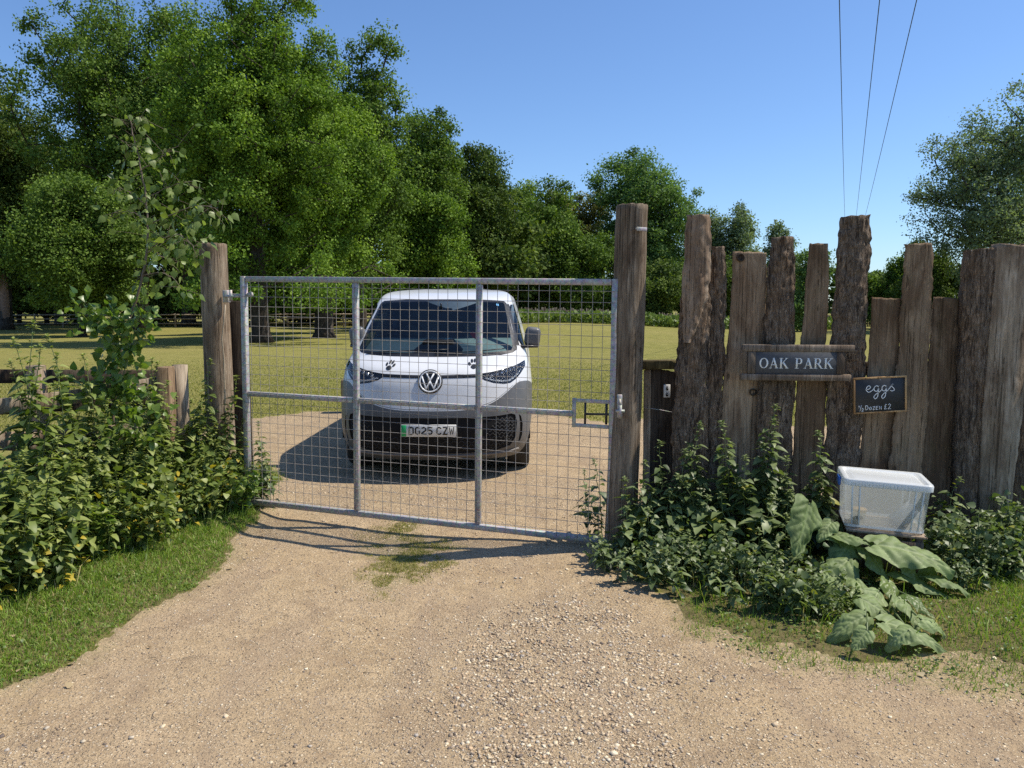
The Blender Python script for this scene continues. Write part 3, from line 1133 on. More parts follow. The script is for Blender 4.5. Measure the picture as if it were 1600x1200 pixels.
cx0, cy0 = sp(182, 700, 5.6)
t = thing('climbing_vine', 'bright leafy climber column wrapped round the foot of the birch sapling', 'climber', (cx0, cy0, float(hz(cx0, cy0))))
base = Vector((cx0, cy0, float(hz(cx0, cy0))))
paths = [([base] + J((180, 640, 5.6), (178, 580, 5.6), (178, 520, 5.6), (172, 490, 5.6)), 0.006, 3.2),
         ([base + Vector((0.03, 0, 0))] + J((190, 640, 5.55), (192, 590, 5.55), (204, 540, 5.55), (214, 505, 5.55), (224, 476, 5.55)), 0.005, 2.2),
         (J((178, 545, 5.6), (156, 512, 5.6), (136, 494, 5.6), (126, 488, 5.6)), 0.004, 2.6),
         (J((176, 510, 5.6), (150, 490, 5.6), (128, 470, 5.6)), 0.004, 1.2),
         (J((186, 620, 5.5), (210, 610, 5.5), (232, 620, 5.5), (245, 645, 5.5)), 0.004, 2.6),
         (J((182, 600, 5.5), (150, 600, 5.5), (130, 610, 5.5), (112, 600, 5.5)), 0.004, 2.0),
         (J((186, 660, 5.4), (215, 670, 5.4), (240, 700, 5.4)), 0.004, 2.4)]
branch_plant(t, paths, None, LEAF_V, M_vine, M_stem, 6, 0.058, 70, 0.3, 0.055)

# extra tall nettles seen against the field, and those round the gate posts
GT = 'tall nettle tops standing above the left rail fence'
LT = 'tall thin nettle top rising above the left rail fence against the field'
protos = [make_nettle(130 + i, 1.0, M_nettle, LT, GT, yellow=0.0, dens=1.25, size=0.8) for i in range(4)]
spots = []
for i, (px, py, d) in enumerate([(22, 500, 5.0), (68, 525, 5.0), (92, 548, 5.1), (116, 520, 5.2), (142, 552, 5.3), (12, 530, 4.9), (212, 556, 5.7), (228, 560, 5.8), (232, 590, 5.6), (305, 560, 6.1), (318, 600, 6.2), (330, 585, 6.15), (345, 620, 6.15), (45, 560, 5.0), (298, 620, 6.0), (270, 640, 5.9), (150, 600, 5.3), (36, 590, 4.8), (362, 690, 6.2), (372, 650, 6.25)]):
    p = at(px, py, d)
    h = p.z - float(hz(p.x, p.y))
    spots.append((p.x, p.y, i * 2.1, h, i % 4))
plant_field(protos, spots, LT, GT)
GP = 'nettles leaning in through the left end of the gate'
LP = 'small nettle poking through the mesh beside the left gate post'
protos = [make_nettle(140 + i, 0.7, M_nettle2, LP, GP, yellow=0.0, dens=1.3, size=0.75) for i in range(2)]
spots = []
for i, (px, py, d) in enumerate([(410, 660, 6.3), (402, 700, 6.25), (425, 690, 6.35), (398, 730, 6.2), (384, 740, 6.1), (378, 770, 6.0), (415, 735, 6.3)]):
    p = at(px, py, d)
    spots.append((p.x, p.y, i * 1.3, (p.z - float(hz(p.x, p.y))) / 0.7, i % 2))
plant_field(protos, spots, LP, GP)

# ---- right nettles
GRn = 'nettles growing against the slab fence'
LR = 'dark green nettle growing in front of the slab fence and latch post'
hs = [0.45, 0.6, 0.75, 0.9, 1.05]
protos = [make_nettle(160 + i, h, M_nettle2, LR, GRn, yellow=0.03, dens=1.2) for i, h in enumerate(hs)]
tops = [(1190, 632, 5.1), (1150, 655, 5.1), (1078, 660, 5.15), (1060, 700, 5.1), (1030, 690, 5.15), (1000, 715, 5.1), (985, 750, 5.05), (1205, 690, 5.1), (1225, 710, 5.1), (1282, 670, 5.15), (1286, 710, 5.1), (1262, 740, 5.15), (1105, 735, 5.0), (1130, 700, 5.15), (1170, 710, 5.0), (1090, 770, 4.95), (1050, 765, 4.95), (1015, 790, 4.95), (975, 790, 4.95), (1140, 770, 4.9), (1185, 765, 4.9), (1225, 765, 4.95), (1245, 770, 5.0), (1000, 830, 4.95), (1035, 830, 4.85), (1075, 825, 4.8), (1115, 825, 4.75), (1150, 820, 4.75), (1190, 820, 4.75), (965, 830, 5.1), (1470, 745, 5.1), (1480, 800, 5.0), (1465, 780, 5.1), (1310, 780, 5.1), (1010, 760, 5.1), (1065, 745, 5.1), (1120, 760, 5.1), (1165, 740, 5.1), (1210, 740, 5.1), (1240, 720, 5.15), (1095, 710, 5.15), (1200, 655, 5.12), (1160, 690, 5.12), (1270, 760, 5.1), (1290, 790, 5.05), (990, 770, 5.1), (1025, 740, 5.1), (1230, 800, 4.8), (1088, 690, 5.15)] + [(px_, py_, gr(px_, py_ + 62)[1]) for px_, py_ in ((950, 835), (975, 850), (1000, 845), (1020, 860), (1045, 855), (1065, 870), (1090, 850), (1105, 875), (1135, 860), (1150, 890), (1175, 870), (1195, 895), (1215, 870), (1235, 905), (1120, 835), (1160, 845), (1205, 845), (1010, 825), (1060, 835), (1525, 850), (1555, 840), (1585, 855), (1500, 865), (1540, 870), (1600, 835))]
spots = []
for i, (px, py, d) in enumerate(tops):
    p = at(px + r.uniform(-6, 6), py, d)
    h = p.z - float(hz(p.x, p.y))
    ci = min(range(5), key=lambda q: abs(hs[q] - h))
    spots.append((p.x, p.y, i * 2.3, h / hs[ci], ci))
plant_field(protos, spots, LR, GRn)
GW = 'leafy weeds at the foot of the slab fence'
LW = 'low broad leafy weed in the shade at the foot of the slab fence'
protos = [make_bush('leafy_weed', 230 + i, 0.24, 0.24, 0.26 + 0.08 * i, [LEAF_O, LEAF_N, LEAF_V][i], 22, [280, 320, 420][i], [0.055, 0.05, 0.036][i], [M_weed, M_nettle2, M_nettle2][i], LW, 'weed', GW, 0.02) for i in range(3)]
spots = []
for i, (px, py) in enumerate([(960, 885), (990, 895), (1020, 890), (1050, 905), (1085, 905), (1115, 915), (1150, 920), (1185, 930), (1215, 940), (1245, 950), (980, 875), (1040, 880), (1100, 885), (1160, 895), (1220, 905), (1060, 865), (1130, 865), (1190, 870), (1010, 865), (1255, 900), (1080, 860), (1500, 905), (1530, 895), (1560, 890), (1590, 895), (1510, 880), (1575, 870), (1470, 885), (1545, 910), (1610, 905), (1285, 935), (1262, 950), (1340, 958), (1500, 925), (1300, 965)]):
    if i % 3 == 1 and i < 21:
        continue
    x, y = gr(px, py)
    spots.append((x, y, i * 1.7, 0.6 + 0.55 * r.random() - (0.3 if i >= 30 else 0), [1, 2, 0, 2, 1][i % 5]))
plant_field(protos, spots, LW, GW)
GF = 'nettles hanging through the latch end of the gate'
LF = 'small nettle growing behind the mesh near the gate latch end'
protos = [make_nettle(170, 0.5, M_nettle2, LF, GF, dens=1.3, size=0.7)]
spots = []
for i, (px, py, d) in enumerate([(918, 735, 5.6), (930, 765, 5.55), (944, 710, 5.6), (936, 790, 5.55)]):
    p = at(px, py, d)
    spots.append((p.x, p.y, i * 1.3, (p.z - float(hz(p.x, p.y))) / 0.5, 0))
plant_field(protos, spots, LF, GF)


def w_long(x, y):
    right = smooth01((-dirt_mask(x, y) - 0.02) / 0.15) * (x > 0.6) * (y < 5.3) * 0.5
    lb = left_of_hedge(x, y)
    left = smooth01((lb + 0.12) / 0.1) * smooth01((0.4 - lb) / 0.2) * (x < -1.5) * (y < 6.8) * 0.6
    return np.clip((right + left) * (0.5 + 0.9 * nz2(x, y, 0.2, 57, 2)), 0, 1)


x, y = scatter(26000, -4.6, 4.6, 2.6, 6.8, w_long, 93)
o = grass('long_grass', x, y, 0.15, 0.006, M_grass, 94, 1.1, yellow=0.15)
tag(o, 'longer arching grass blades mixed into the foot of both plant banks', 'grass', kind='stuff')

# ---- burdock with big wavy leaves
def big_leaf(L, W, seed, curl=0.25, wav=0.04):
    r_ = np.random.default_rng(seed)
    nu, nv = 46, 25
    V = []
    for i in range(nu):
        t_ = i / (nu - 1)
        hw = W / 2 * (0.30 + 0.70 * min(1, t_ * 5) ** 0.6) * (max(0, 1 - t_) ** 0.55) * (1 + 0.10 * math.sin(t_ * 23 + seed))
        back = -0.14 * L * max(0, 1 - t_ * 4)
        for j in range(nv):
            s_ = j / (nv - 1) * 2 - 1
            x_ = L * t_ + back * abs(s_) ** 1.5
            y_ = s_ * hw * (1 + 0.05 * math.sin(13 * t_ + 5 * s_))
            z_ = -curl * L * (t_ - 0.25) ** 2 - 0.10 * L * abs(s_) ** 2 * 0.7
            z_ += wav * L * math.sin(10 * t_ + seed * 2.1 + s_ * 3) * abs(s_) ** 1.6
            z_ += 0.030 * L * abs(math.sin((t_ * 6 - abs(s_) * 1.6) * PI)) ** 0.7 * (1 - 0.4 * abs(s_)) * min(1, abs(s_) * 5) + 0.03 * L * abs(s_) ** 0.5 * 0.5 + 0.012 * L * noise.noise(Vector((t_ * 22, s_ * 14, seed)))
            z_ += 0.01 * L * noise.noise(Vector((t_ * 6, s_ * 4, seed)))
            V.append((x_, y_, z_))
    F = [(i * nv + j, (i + 1) * nv + j, (i + 1) * nv + j + 1, i * nv + j + 1) for i in range(nu - 1) for j in range(nv - 1)]
    vein = []
    for i in range(nu - 1):
        for j in range(nv - 1):
            t_, s_ = (i + .5) / (nu - 1), (j + .5) / (nv - 1) * 2 - 1
            ve = max(0, 1 - abs(s_) * 9) + max(0, 1 - abs(math.sin((t_ * 6 - abs(s_) * 1.6) * PI)) * 4) * 0.7
            vein.append(0.45 * ve + 0.25 * noise.noise(Vector((t_ * 9, s_ * 6, seed))))
    return np.array(V), np.array(F), np.array(vein)


bx, by = gr(1395, 925)
burd = thing('burdock_plant', 'burdock with huge wavy grey green leaves spread below the clear plastic box', 'burdock', (bx, by, float(hz(bx, by))))
# (base px,py,depth, tip px,py,depth, width, facing)
BL = [((1264, 786, 4.62), (1248, 860, 4.45), 0.27, (0.25, -1, 0.25)),
      ((1368, 850, 4.50), (1484, 874, 4.38), 0.31, (0.1, -0.85, 0.9)),
      ((1326, 874, 4.50), (1281, 916, 4.36), 0.21, (-0.2, -0.8, 0.8)),
      ((1400, 894, 4.45), (1476, 926, 4.30), 0.24, (0.3, -0.5, 1)),
      ((1382, 972, 4.08), (1476, 1004, 3.98), 0.19, (0.1, -0.7, 1)),
      ((1352, 962, 4.2), (1300, 990, 4.1), 0.15, (-0.2, -0.9, 0.8)),
      ((1418, 930, 4.28), (1458, 962, 4.18), 0.13, (0.2, -0.9, 0.6)),
      ((1388, 908, 4.38), (1404, 948, 4.28), 0.13, (0.0, -1, 0.4)),
      ((1338, 905, 4.4), (1358, 945, 4.3), 0.15, (-0.1, -0.9, 0.7)),
      ((1290, 880, 4.6), (1240, 912, 4.45), 0.19, (-0.2, -0.7, 0.9)),
      ((1306, 836, 4.62), (1372, 846, 4.55), 0.17, (0, -0.3, 1)),
      ((1318, 930, 4.35), (1282, 968, 4.2), 0.17, (-0.3, -0.8, 0.7)),
      ((1262, 925, 4.45), (1222, 958, 4.3), 0.15, (-0.2, -0.7, 0.9)),
      ((1452, 900, 4.4), (1512, 918, 4.3), 0.18, (0.4, -0.5, 0.9)),
      ((1440, 968, 4.1), (1486, 985, 4.0), 0.13, (0.4, -0.7, 0.8)),
      ((1345, 935, 4.3), (1395, 965, 4.2), 0.17, (0, -0.9, 0.8)),
      ((1290, 850, 4.65), (1262, 885, 4.5), 0.2, (-0.1, -0.6, 1)),
      ((1420, 985, 4.02), (1385, 1008, 3.95), 0.12, (0, -0.7, 1)),
      ((1355, 985, 4.08), (1335, 1012, 3.98), 0.11, (0, -0.7, 1)),
      ((1300, 900, 4.5), (1318, 940, 4.4), 0.15, (0, -1, 0.6)),
      ((1332, 846, 4.62), (1300, 882, 4.48), 0.19, (-0.1, -0.8, 0.8)),
      ((1352, 858, 4.58), (1386, 900, 4.42), 0.19, (0.1, -0.8, 0.8)),
      ((1308, 862, 4.6), (1342, 898, 4.45), 0.17, (0, -0.9, 0.7)),
      ((1294, 832, 4.66), (1330, 852, 4.58), 0.16, (0, -0.6, 1)),
      ((1412, 868, 4.5), (1432, 908, 4.38), 0.18, (0.1, -0.8, 0.7)),
      ((1300, 815, 4.68), (1282, 838, 4.6), 0.13, (-0.2, -0.8, 0.8)),
      ((1460, 870, 4.52), (1446, 905, 4.4), 0.15, (0.2, -0.8, 0.7)),
      ((1372, 925, 4.32), (1350, 962, 4.2), 0.14, (-0.1, -0.9, 0.6)),
      ((1405, 935, 4.28), (1440, 975, 4.1), 0.14, (0.2, -0.9, 0.6))]
for i, (a, b, W_, up) in enumerate(BL):
    if i in (9, 12, 16, 11):
        continue
    pa = at(a[0], a[1], min(a[2], gr(a[0], a[1], 0.13)[1]))
    pb = at(b[0], b[1], min(b[2], gr(b[0], b[1], 0.06)[1]))
    L = (pb - pa).length * 1.12
    V, F, ve = big_leaf(L, W_ * (1.05 if i else 0.95), i + 1, 0.15 + 0.2 * (i % 3), 0.05)
    mb = MB()
    x_ = (pb - pa).normalized()
    up = (up[0] + 0.25, up[1] * 0.55, up[2] + 0.1) if i else up
    y_ = Vector(up).cross(x_).normalized()
    z_ = x_.cross(y_)
    M = Matrix((x_, y_, z_)).transposed().to_4x4()
    M.translation = pa - burd.location
    mb.add(V, F, M, var=np.clip(0.15 + 0.4 * ((i * 37) % 10) / 10 + ve * (1 if i not in (6, 7) else 0.3), 0, 0.9))
    o = mb.build('leaf', M_burdock if i not in (6, 7) else M_weed, burd, smooth=True)
    pl_ = pa - burd.location
    foot = Vector((pl_.x * 0.35 + 0.04 * math.sin(i * 2.4), pl_.y * 0.4 + 0.12, 0.0))
    mid = (foot + pl_) / 2 + Vector((0, 0.04, -0.01))
    mb = MB()
    mb.add(*tube([foot, mid, pa - burd.location], [0.009, 0.006, 0.004], 6))
    mb.build('leaf_stalk', M_stem, burd)

# ------------------------------------------------------------------ trees
def make_tree(name, label, cat, x, y, H, Rw, base_f, mat, seed, n_cl=260, per=190, leaf=0.14, group=None, zb=None, trunk_r=None, lump=0.3, open_=0.0, lean=(0, 0), clr=None, shape=1.0, extra=None, nbough=None, trunkmat=None):
    r_ = np.random.default_rng(seed)
    z0 = float(hz(x, y)) if zb is None else zb
    root = thing(name, label, cat, (x, y, z0 - 0.05), group)
    zc0 = H * base_f
    cz, rz_ = (H + zc0) / 2, (H - zc0) / 2
    # clump centres in a lumpy crown: boughs first, clumps round each bough
    nb_ = nbough or max(11, n_cl // 15)
    d = r_.normal(0, 1, (nb_ * 3, 3))
    d /= np.linalg.norm(d, axis=1)[:, None]
    B = []
    for q in d:
        q = q * r_.uniform(0.50, 0.90)
        if all(np.linalg.norm(q - b_) > 0.30 for b_ in B):
            B.append(q)
        if len(B) >= nb_:
            break
    B = np.array(B)
    rb_ = r_.uniform(0.16, 0.34, len(B)) * (0.85 + lump * 0.5)
    n = n_cl * 3
    wb = rb_ ** 2 / (rb_ ** 2).sum()
    bi = r_.choice(len(B), n, p=wb)
    d = r_.normal(0, 1, (n, 3))
    d /= np.linalg.norm(d, axis=1)[:, None]
    P = B[bi] + d * (rb_[bi] * (0.45 + 0.55 * r_.random(n) ** 0.4))[:, None]
    nin = n // 7
    P[:nin] = (P[:nin] * 0.62)
    ez = P[:, 2]
    narrow = np.where(P[:, 2] > 0, 1 - (1 - shape) * P[:, 2], 1.0)
    P = np.stack([P[:, 0] * Rw * narrow + lean[0] * (P[:, 2] + 1) / 2, P[:, 1] * Rw * 0.95 * narrow + lean[1] * (P[:, 2] + 1) / 2, cz + ez * rz_], 1)
    P = P[P[:, 2] > zc0 * 0.7]
    # keep clumps apart
    crad = clr or (Rw * 0.2)
    keep = []
    for p in P:
        if all((p[0] - q[0]) ** 2 + (p[1] - q[1]) ** 2 + (p[2] - q[2]) ** 2 > (crad * 0.42) ** 2 for q in keep[-400:]):
            keep.append(p)
        if len(keep) >= n_cl:
            break
    if extra:
        keep += [np.array(e) for e in extra]
    P = np.array(keep)
    # skeleton
    tr = trunk_r or H * 0.022
    m = 9
    tz = np.linspace(0, cz + rz_ * 0.35, m)
    TP = np.stack([lean[0] * 0.4 * (tz / H) ** 2 + np.cumsum(r_.normal(0, 0.06, m)) * H / 20, np.cumsum(r_.normal(0, 0.06, m)) * H / 20, tz], 1)
    TP[0, :2] = 0
    nodes = [list(p) for p in TP]
    par = [-1] + list(range(m - 1))
    order_ = np.argsort(np.hypot(P[:, 0], P[:, 1]) + 0.6 * np.abs(P[:, 2] - cz))
    tips = []
    for i in order_:
        p = P[i]
        N_ = np.array(nodes)
        dd = np.linalg.norm(N_ - p, axis=1) + 0.9 * np.maximum(0, N_[:, 2] - p[2] + 0.3)
        dd[0] += 1e3
        lim = N_[:, 2] < zc0 * 0.55
        dd[lim] += 50
        j = int(dd.argmin())
        a = N_[j]
        k_ = max(1, int(np.linalg.norm(p - a) / 1.3))
        last = j
        for q in range(1, k_ + 1):
            f = q / (k_ + 0.0)
            pt = a + (p - a) * f
            if q < k_:
                pt = pt + r_.normal(0, 0.10, 3) + np.array([0, 0, 0.10 * math.sin(PI * f) * np.linalg.norm(p - a)])
            nodes.append(list(pt))
            par.append(last)
            last = len(nodes) - 1
        tips.append(last)
    nn = len(nodes)
    cnt = np.zeros(nn)
    for t_ in tips:
        cnt[t_] += 1
    for i in range(nn - 1, 0, -1):
        cnt[par[i]] += cnt[i]
    rad = tr * (np.maximum(cnt, 1) / cnt[0]) ** 0.48
    rad = np.maximum(rad, 0.022)
    nodes = np.array(nodes)
    mb = MB()
    fl = TP.copy()
    rt = rad[:m].copy()
    rt[0] *= 1.45
    mb.add(*tube(np.vstack([fl[0], fl[0] * 0.7 + fl[1] * 0.3, fl[1:]]), np.concatenate([[rt[0]], [rad[0] * 1.02], rt[1:]]), 10))
    mb.build('trunk', trunkmat or M_trunk, root, smooth=True)
    mb = MB()
    for i in range(m, nn):
        p = par[i]
        mb.add(*tube([nodes[p], nodes[i]], [min(rad[i] * 1.15, rad[p]), rad[i]], 5, False))
    mb.build('limbs', trunkmat or M_trunk, root, smooth=True)
    # foliage
    K = len(P)
    cr = crad * r_.uniform(0.5, 1.15, K)
    nl = per
    off = r_.normal(0, 1, (K, nl, 3))
    off /= np.linalg.norm(off, axis=2)[..., None]
    off *= (r_.random((K, nl, 1)) ** 0.42) * (1 + 0.35 * r_.normal(0, 1, (K, nl, 1)) * 0.5)
    pos = P[:, None] + off * cr[:, None, None] * np.array([1, 1, 0.72])
    nrm = off * 1.15 + r_.normal(0, 0.42, (K, nl, 3)) + np.array([0, 0, 0.42])
    dr = r_.normal(0, 1, (K, nl, 3)) + off * 0.5
    cv = r_.normal(0, 0.15, K)
    var = np.clip(0.46 + cv[:, None] + r_.normal(0, 0.14, (K, nl)), 0, 1)
    sz = leaf * r_.uniform(0.6, 1.25, (K, nl))
    mb = MB()
    leaves(mb, QUAD, pos.reshape(-1, 3), dr.reshape(-1, 3), nrm.reshape(-1, 3), sz.ravel(), var.ravel())
    mb.build('crown', mat, root)
    return root


def tree_px(name, label, cat, pxl, pxr, ptop, Y, base_f, mat, seed, **kw):
    kw['n_cl'] = int(kw.get('n_cl', 260) * 1.6)
    kw['per'] = int(kw.get('per', 190) * 0.85)
    pc = at((pxl + pxr) / 2, ptop, Y)
    z0 = float(hz(pc.x, Y))
    Rw = (at(pxr, ptop, Y).x - at(pxl, ptop, Y).x) / 2 * 1.0
    return make_tree(name, label, cat, pc.x, Y, pc.z - z0, Rw, base_f, mat, seed, **kw)


tree_px('oak_tree', 'tall spreading oak at the far left with the cut-off top and dark lower crown', 'tree', 45, 345, -30, 58, 0.13, M_oak, 11, n_cl=420, per=190, leaf=0.21, clr=1.25, lump=0.4)
tree_px('oak_tree', 'huge bright oak filling the sky behind the left gate post', 'tree', 245, 535, -70, 37, 0.13, M_oak2, 12, n_cl=520, per=240, leaf=0.135, clr=0.78, lump=0.45, trunk_r=0.42, extra=[(5.0 * math.cos(q_ * 0.62) * (0.75 + 0.25 * math.sin(q_ * 5)), 4.6 * math.sin(q_ * 0.62), 2.9 + 1.1 * math.sin(q_ * 2.3)) for q_ in range(30)] + [(x_, y_, z_) for x_, y_, z_ in ((2.6, -2.0, 2.6), (3.4, -2.2, 2.5), (4.2, -2.4, 2.45), (4.9, -2.2, 2.2), (5.2, -2.4, 1.9), (1.8, -1.8, 3.0), (3.0, -1.5, 3.2), (4.0, -1.6, 3.1))])
tree_px('oak_tree', 'oak with open airy branches against the sky right of the biggest oak', 'tree', 470, 640, 48, 50, 0.18, M_oak, 13, n_cl=230, per=190, leaf=0.18, clr=0.95, lump=0.5)
tree_px('oak_tree', 'oak with twin dark trunk bases seen through the left gate panel', 'tree', 395, 600, 150, 42, 0.20, M_oak2, 14, extra=[(4.0 * math.cos(q_ * 0.7), 3.6 * math.sin(q_ * 0.7), 3.1 + 0.9 * math.sin(q_ * 2.1)) for q_ in range(22)], n_cl=330, per=210, leaf=0.15, clr=0.85, lump=0.4, trunk_r=0.5)
tree_px('oak_tree', 'dark green oak crown left of the sapling at the edge of the photo', 'tree', -110, 75, 85, 62, 0.12, M_deep, 15, n_cl=330, per=180, leaf=0.22, clr=1.3)
tree_px('oak_tree', 'lower dark oak standing in front of the tall left oak', 'tree', 15, 215, 265, 47, 0.17, M_oak, 16, n_cl=260, per=200, leaf=0.17, clr=1.0)
tree_px('oak_tree', 'rounded oak behind the van roof, first of the descending tree line', 'tree', 585, 735, 165, 62, 0.10, M_oak, 17, n_cl=280, per=180, leaf=0.21, clr=1.1, lump=0.4)
tree_px('oak_tree', 'dark oak in the middle of the descending tree line', 'tree', 670, 815, 228, 72, 0.06, M_deep, 18, n_cl=280, per=170, leaf=0.24, clr=1.2, lump=0.35)
tree_px('oak_tree', 'yellow green oak low in the tree line above the van', 'tree', 600, 740, 300, 55, 0.10, M_oak2, 19, n_cl=220, per=180, leaf=0.19, clr=0.95)
tree_px('oak_tree', 'broad oak with pointed shoulder near the low end of the tree line', 'tree', 745, 905, 262, 80, 0.05, M_oak, 20, n_cl=280, per=170, leaf=0.26, clr=1.25)
tree_px('oak_tree', 'olive brown topped tree at the low end of the tree line', 'tree', 835, 965, 275, 92, 0.08, M_brown, 21, n_cl=240, per=160, leaf=0.28, clr=1.3)
tree_px('oak_tree', 'squat green tree beneath the olive brown one, left of the latch post', 'tree', 840, 975, 352, 78, 0.05, M_oak, 22, n_cl=220, per=160, leaf=0.25, clr=1.15)
tree_px('ash_tree', 'round topped ash tree standing clear behind the latch post', 'tree', 918, 1110, 236, 86, 0.22, M_ash, 23, n_cl=260, per=170, leaf=0.26, clr=1.35, lump=0.4)
tree_px('ash_tree', 'feathery grey green tree right of the round ash', 'tree', 1085, 1190, 305, 92, 0.10, M_grey, 24, n_cl=170, per=160, leaf=0.26, clr=1.15, lump=0.5)
tree_px('ash_tree', 'airy ash tree with open limbs rising behind the right end of the slab fence', 'tree', 1455, 1690, 142, 52, 0.20, M_grey, 25, n_cl=300, per=120, leaf=0.17, clr=1.0, lump=0.5, trunk_r=0.4)
tree_px('ash_tree', 'fuller ash partly cut off by the right edge of the photo', 'tree', 1560, 1760, 150, 60, 0.18, M_ash, 26, n_cl=240, per=140, leaf=0.2, clr=1.2)
tree_px('hawthorn_tree', 'small round hawthorn seen between the slab fence tops on the right', 'tree', 1352, 1425, 398, 62, 0.02, M_oak, 27, n_cl=90, per=170, leaf=0.18, clr=0.75)
tree_px('hawthorn_tree', 'dark hawthorn below the airy ash on the right', 'tree', 1410, 1500, 372, 58, 0.02, M_deep, 28, n_cl=110, per=170, leaf=0.18, clr=0.8)
tree_px('hawthorn_tree', 'pale hawthorn showing left of the tallest bark slab', 'tree', 1228, 1305, 395, 55, 0.02, M_ash, 29, n_cl=80, per=150, leaf=0.17, clr=0.7, lump=0.6)
tree_px('willow_tree', 'willow with spiky top behind the slab with the knot', 'tree', 1165, 1262, 352, 70, 0.02, M_grey, 30, n_cl=120, per=150, leaf=0.2, clr=0.8, lump=0.7, shape=0.6)
tree_px('hawthorn_tree', 'hawthorn filling the gap between latch post and first bark slab', 'tree', 965, 1080, 400, 76, 0.02, M_deep, 31, n_cl=160, per=170, leaf=0.25, clr=1.1)
tree_px('hawthorn_tree', 'hawthorn behind the pair of leaning bark slabs', 'tree', 1050, 1195, 395, 80, 0.02, M_deep, 32, n_cl=180, per=160, leaf=0.26, clr=1.2)

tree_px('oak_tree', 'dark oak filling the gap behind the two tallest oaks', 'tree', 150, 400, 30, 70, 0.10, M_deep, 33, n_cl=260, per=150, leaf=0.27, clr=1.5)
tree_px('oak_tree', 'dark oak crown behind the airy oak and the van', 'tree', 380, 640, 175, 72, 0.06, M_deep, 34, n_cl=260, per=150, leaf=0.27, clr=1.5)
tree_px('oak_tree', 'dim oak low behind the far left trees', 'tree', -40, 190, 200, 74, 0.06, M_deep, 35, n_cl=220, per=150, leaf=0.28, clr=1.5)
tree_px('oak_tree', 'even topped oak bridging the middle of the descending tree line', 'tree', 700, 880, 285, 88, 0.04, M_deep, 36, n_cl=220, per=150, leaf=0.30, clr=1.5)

# bare pinkish pine trunk at far left edge and thin trunks in the wood
p = at(10, 505, 62)
t = thing('pine_tree', 'slim pinkish pine trunk at the far left edge beyond the paddock', 'tree', (p.x, 62, float(hz(p.x, 62)) - 0.05))
mb = MB()
mb.add(*tube([(0, 0, 0), (0.05, 0, 4), (-0.1, 0, 8), (0, 0, 12)], [0.42, 0.33, 0.27, 0.18], 10))
mb.build('trunk', plain('pine_bark', (0.30, 0.19, 0.14), 0.9, vary=0.3, sc=6, bump=0.6, bd=0.05), t, smooth=True)
mb = MB()
pp = rng.normal(0, 1, (4000, 3)) * np.array([1.6, 1.6, 1.5]) + np.array([0, 0, 12.5])
leaves(mb, QUAD, pp, rng.normal(0, 1, (4000, 3)), rng.normal(0, 0.5, (4000, 3)) + [0, 0, 1], 0.25, rng.random(4000) * 0.5)
mb.build('crown', M_deep, t)

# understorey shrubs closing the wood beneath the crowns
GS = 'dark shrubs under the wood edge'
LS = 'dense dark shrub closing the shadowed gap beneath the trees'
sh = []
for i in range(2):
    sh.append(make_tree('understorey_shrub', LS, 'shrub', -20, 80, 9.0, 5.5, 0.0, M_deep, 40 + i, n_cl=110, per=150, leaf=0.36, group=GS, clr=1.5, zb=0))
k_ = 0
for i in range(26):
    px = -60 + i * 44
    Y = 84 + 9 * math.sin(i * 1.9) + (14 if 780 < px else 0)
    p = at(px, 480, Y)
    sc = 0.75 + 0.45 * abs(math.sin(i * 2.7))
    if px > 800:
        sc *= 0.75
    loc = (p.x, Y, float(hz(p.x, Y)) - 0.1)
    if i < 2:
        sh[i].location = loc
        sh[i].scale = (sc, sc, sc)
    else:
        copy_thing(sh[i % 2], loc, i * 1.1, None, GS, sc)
# far wood on the horizon
mb = MB()
n = 60000
xx = rng.uniform(-190, 230, n)
hh = 9 + 3.5 * nz2(xx, xx * 0, 22, 71, 3) + 1.5 * nz2(xx, xx * 0, 5, 72, 2)
zz = hh * rng.random(n) ** 0.75
yy = 150 + 6 * rng.random(n) + 0.02 * np.abs(xx)
leaves(mb, QUAD, np.stack([xx, yy, zz], 1), rng.normal(0, 1, (n, 3)), rng.normal(0, 0.6, (n, 3)) + [0, -0.4, 0.6], rng.uniform(0.7, 1.3, n), np.clip(rng.normal(0.4, 0.15, n), 0, 1))
o = mb.build('distant_wood', M_deep)
tag(o, 'far off wood on the horizon behind everything', 'wood', kind='stuff')

# rough herb strip in front of the far picket fence
n = 26000
px_ = rng.uniform(790, 1340, n)
Yh = rng.uniform(58, 66, n)
xx = (px_ - 800) / FPX * Yh
nn_ = nz2(xx, Yh, 3, 73, 2)
mb = MB()
leaves(mb, QUAD, np.stack([xx, Yh, hz(xx, Yh) + (0.7 + 0.35 * nn_) * rng.random(n)], 1), rng.normal(0, 0.6, (n, 3)) + [0, 0, 1], rng.normal(0, 1, (n, 3)), rng.uniform(0.15, 0.4, n), np.clip(rng.normal(0.6, 0.18, n), 0, 0.92))
o = mb.build('rough_herbage', M_weed)
tag(o, 'strip of rough green herbage in front of the far picket fence', 'herbage', kind='stuff')

# ------------------------------------------------------------------ timber
def fbm(p, s_):
    return noise.fractal(Vector((p[0] * s_, p[1] * s_, p[2] * s_)), 1.0, 2.0, 4)


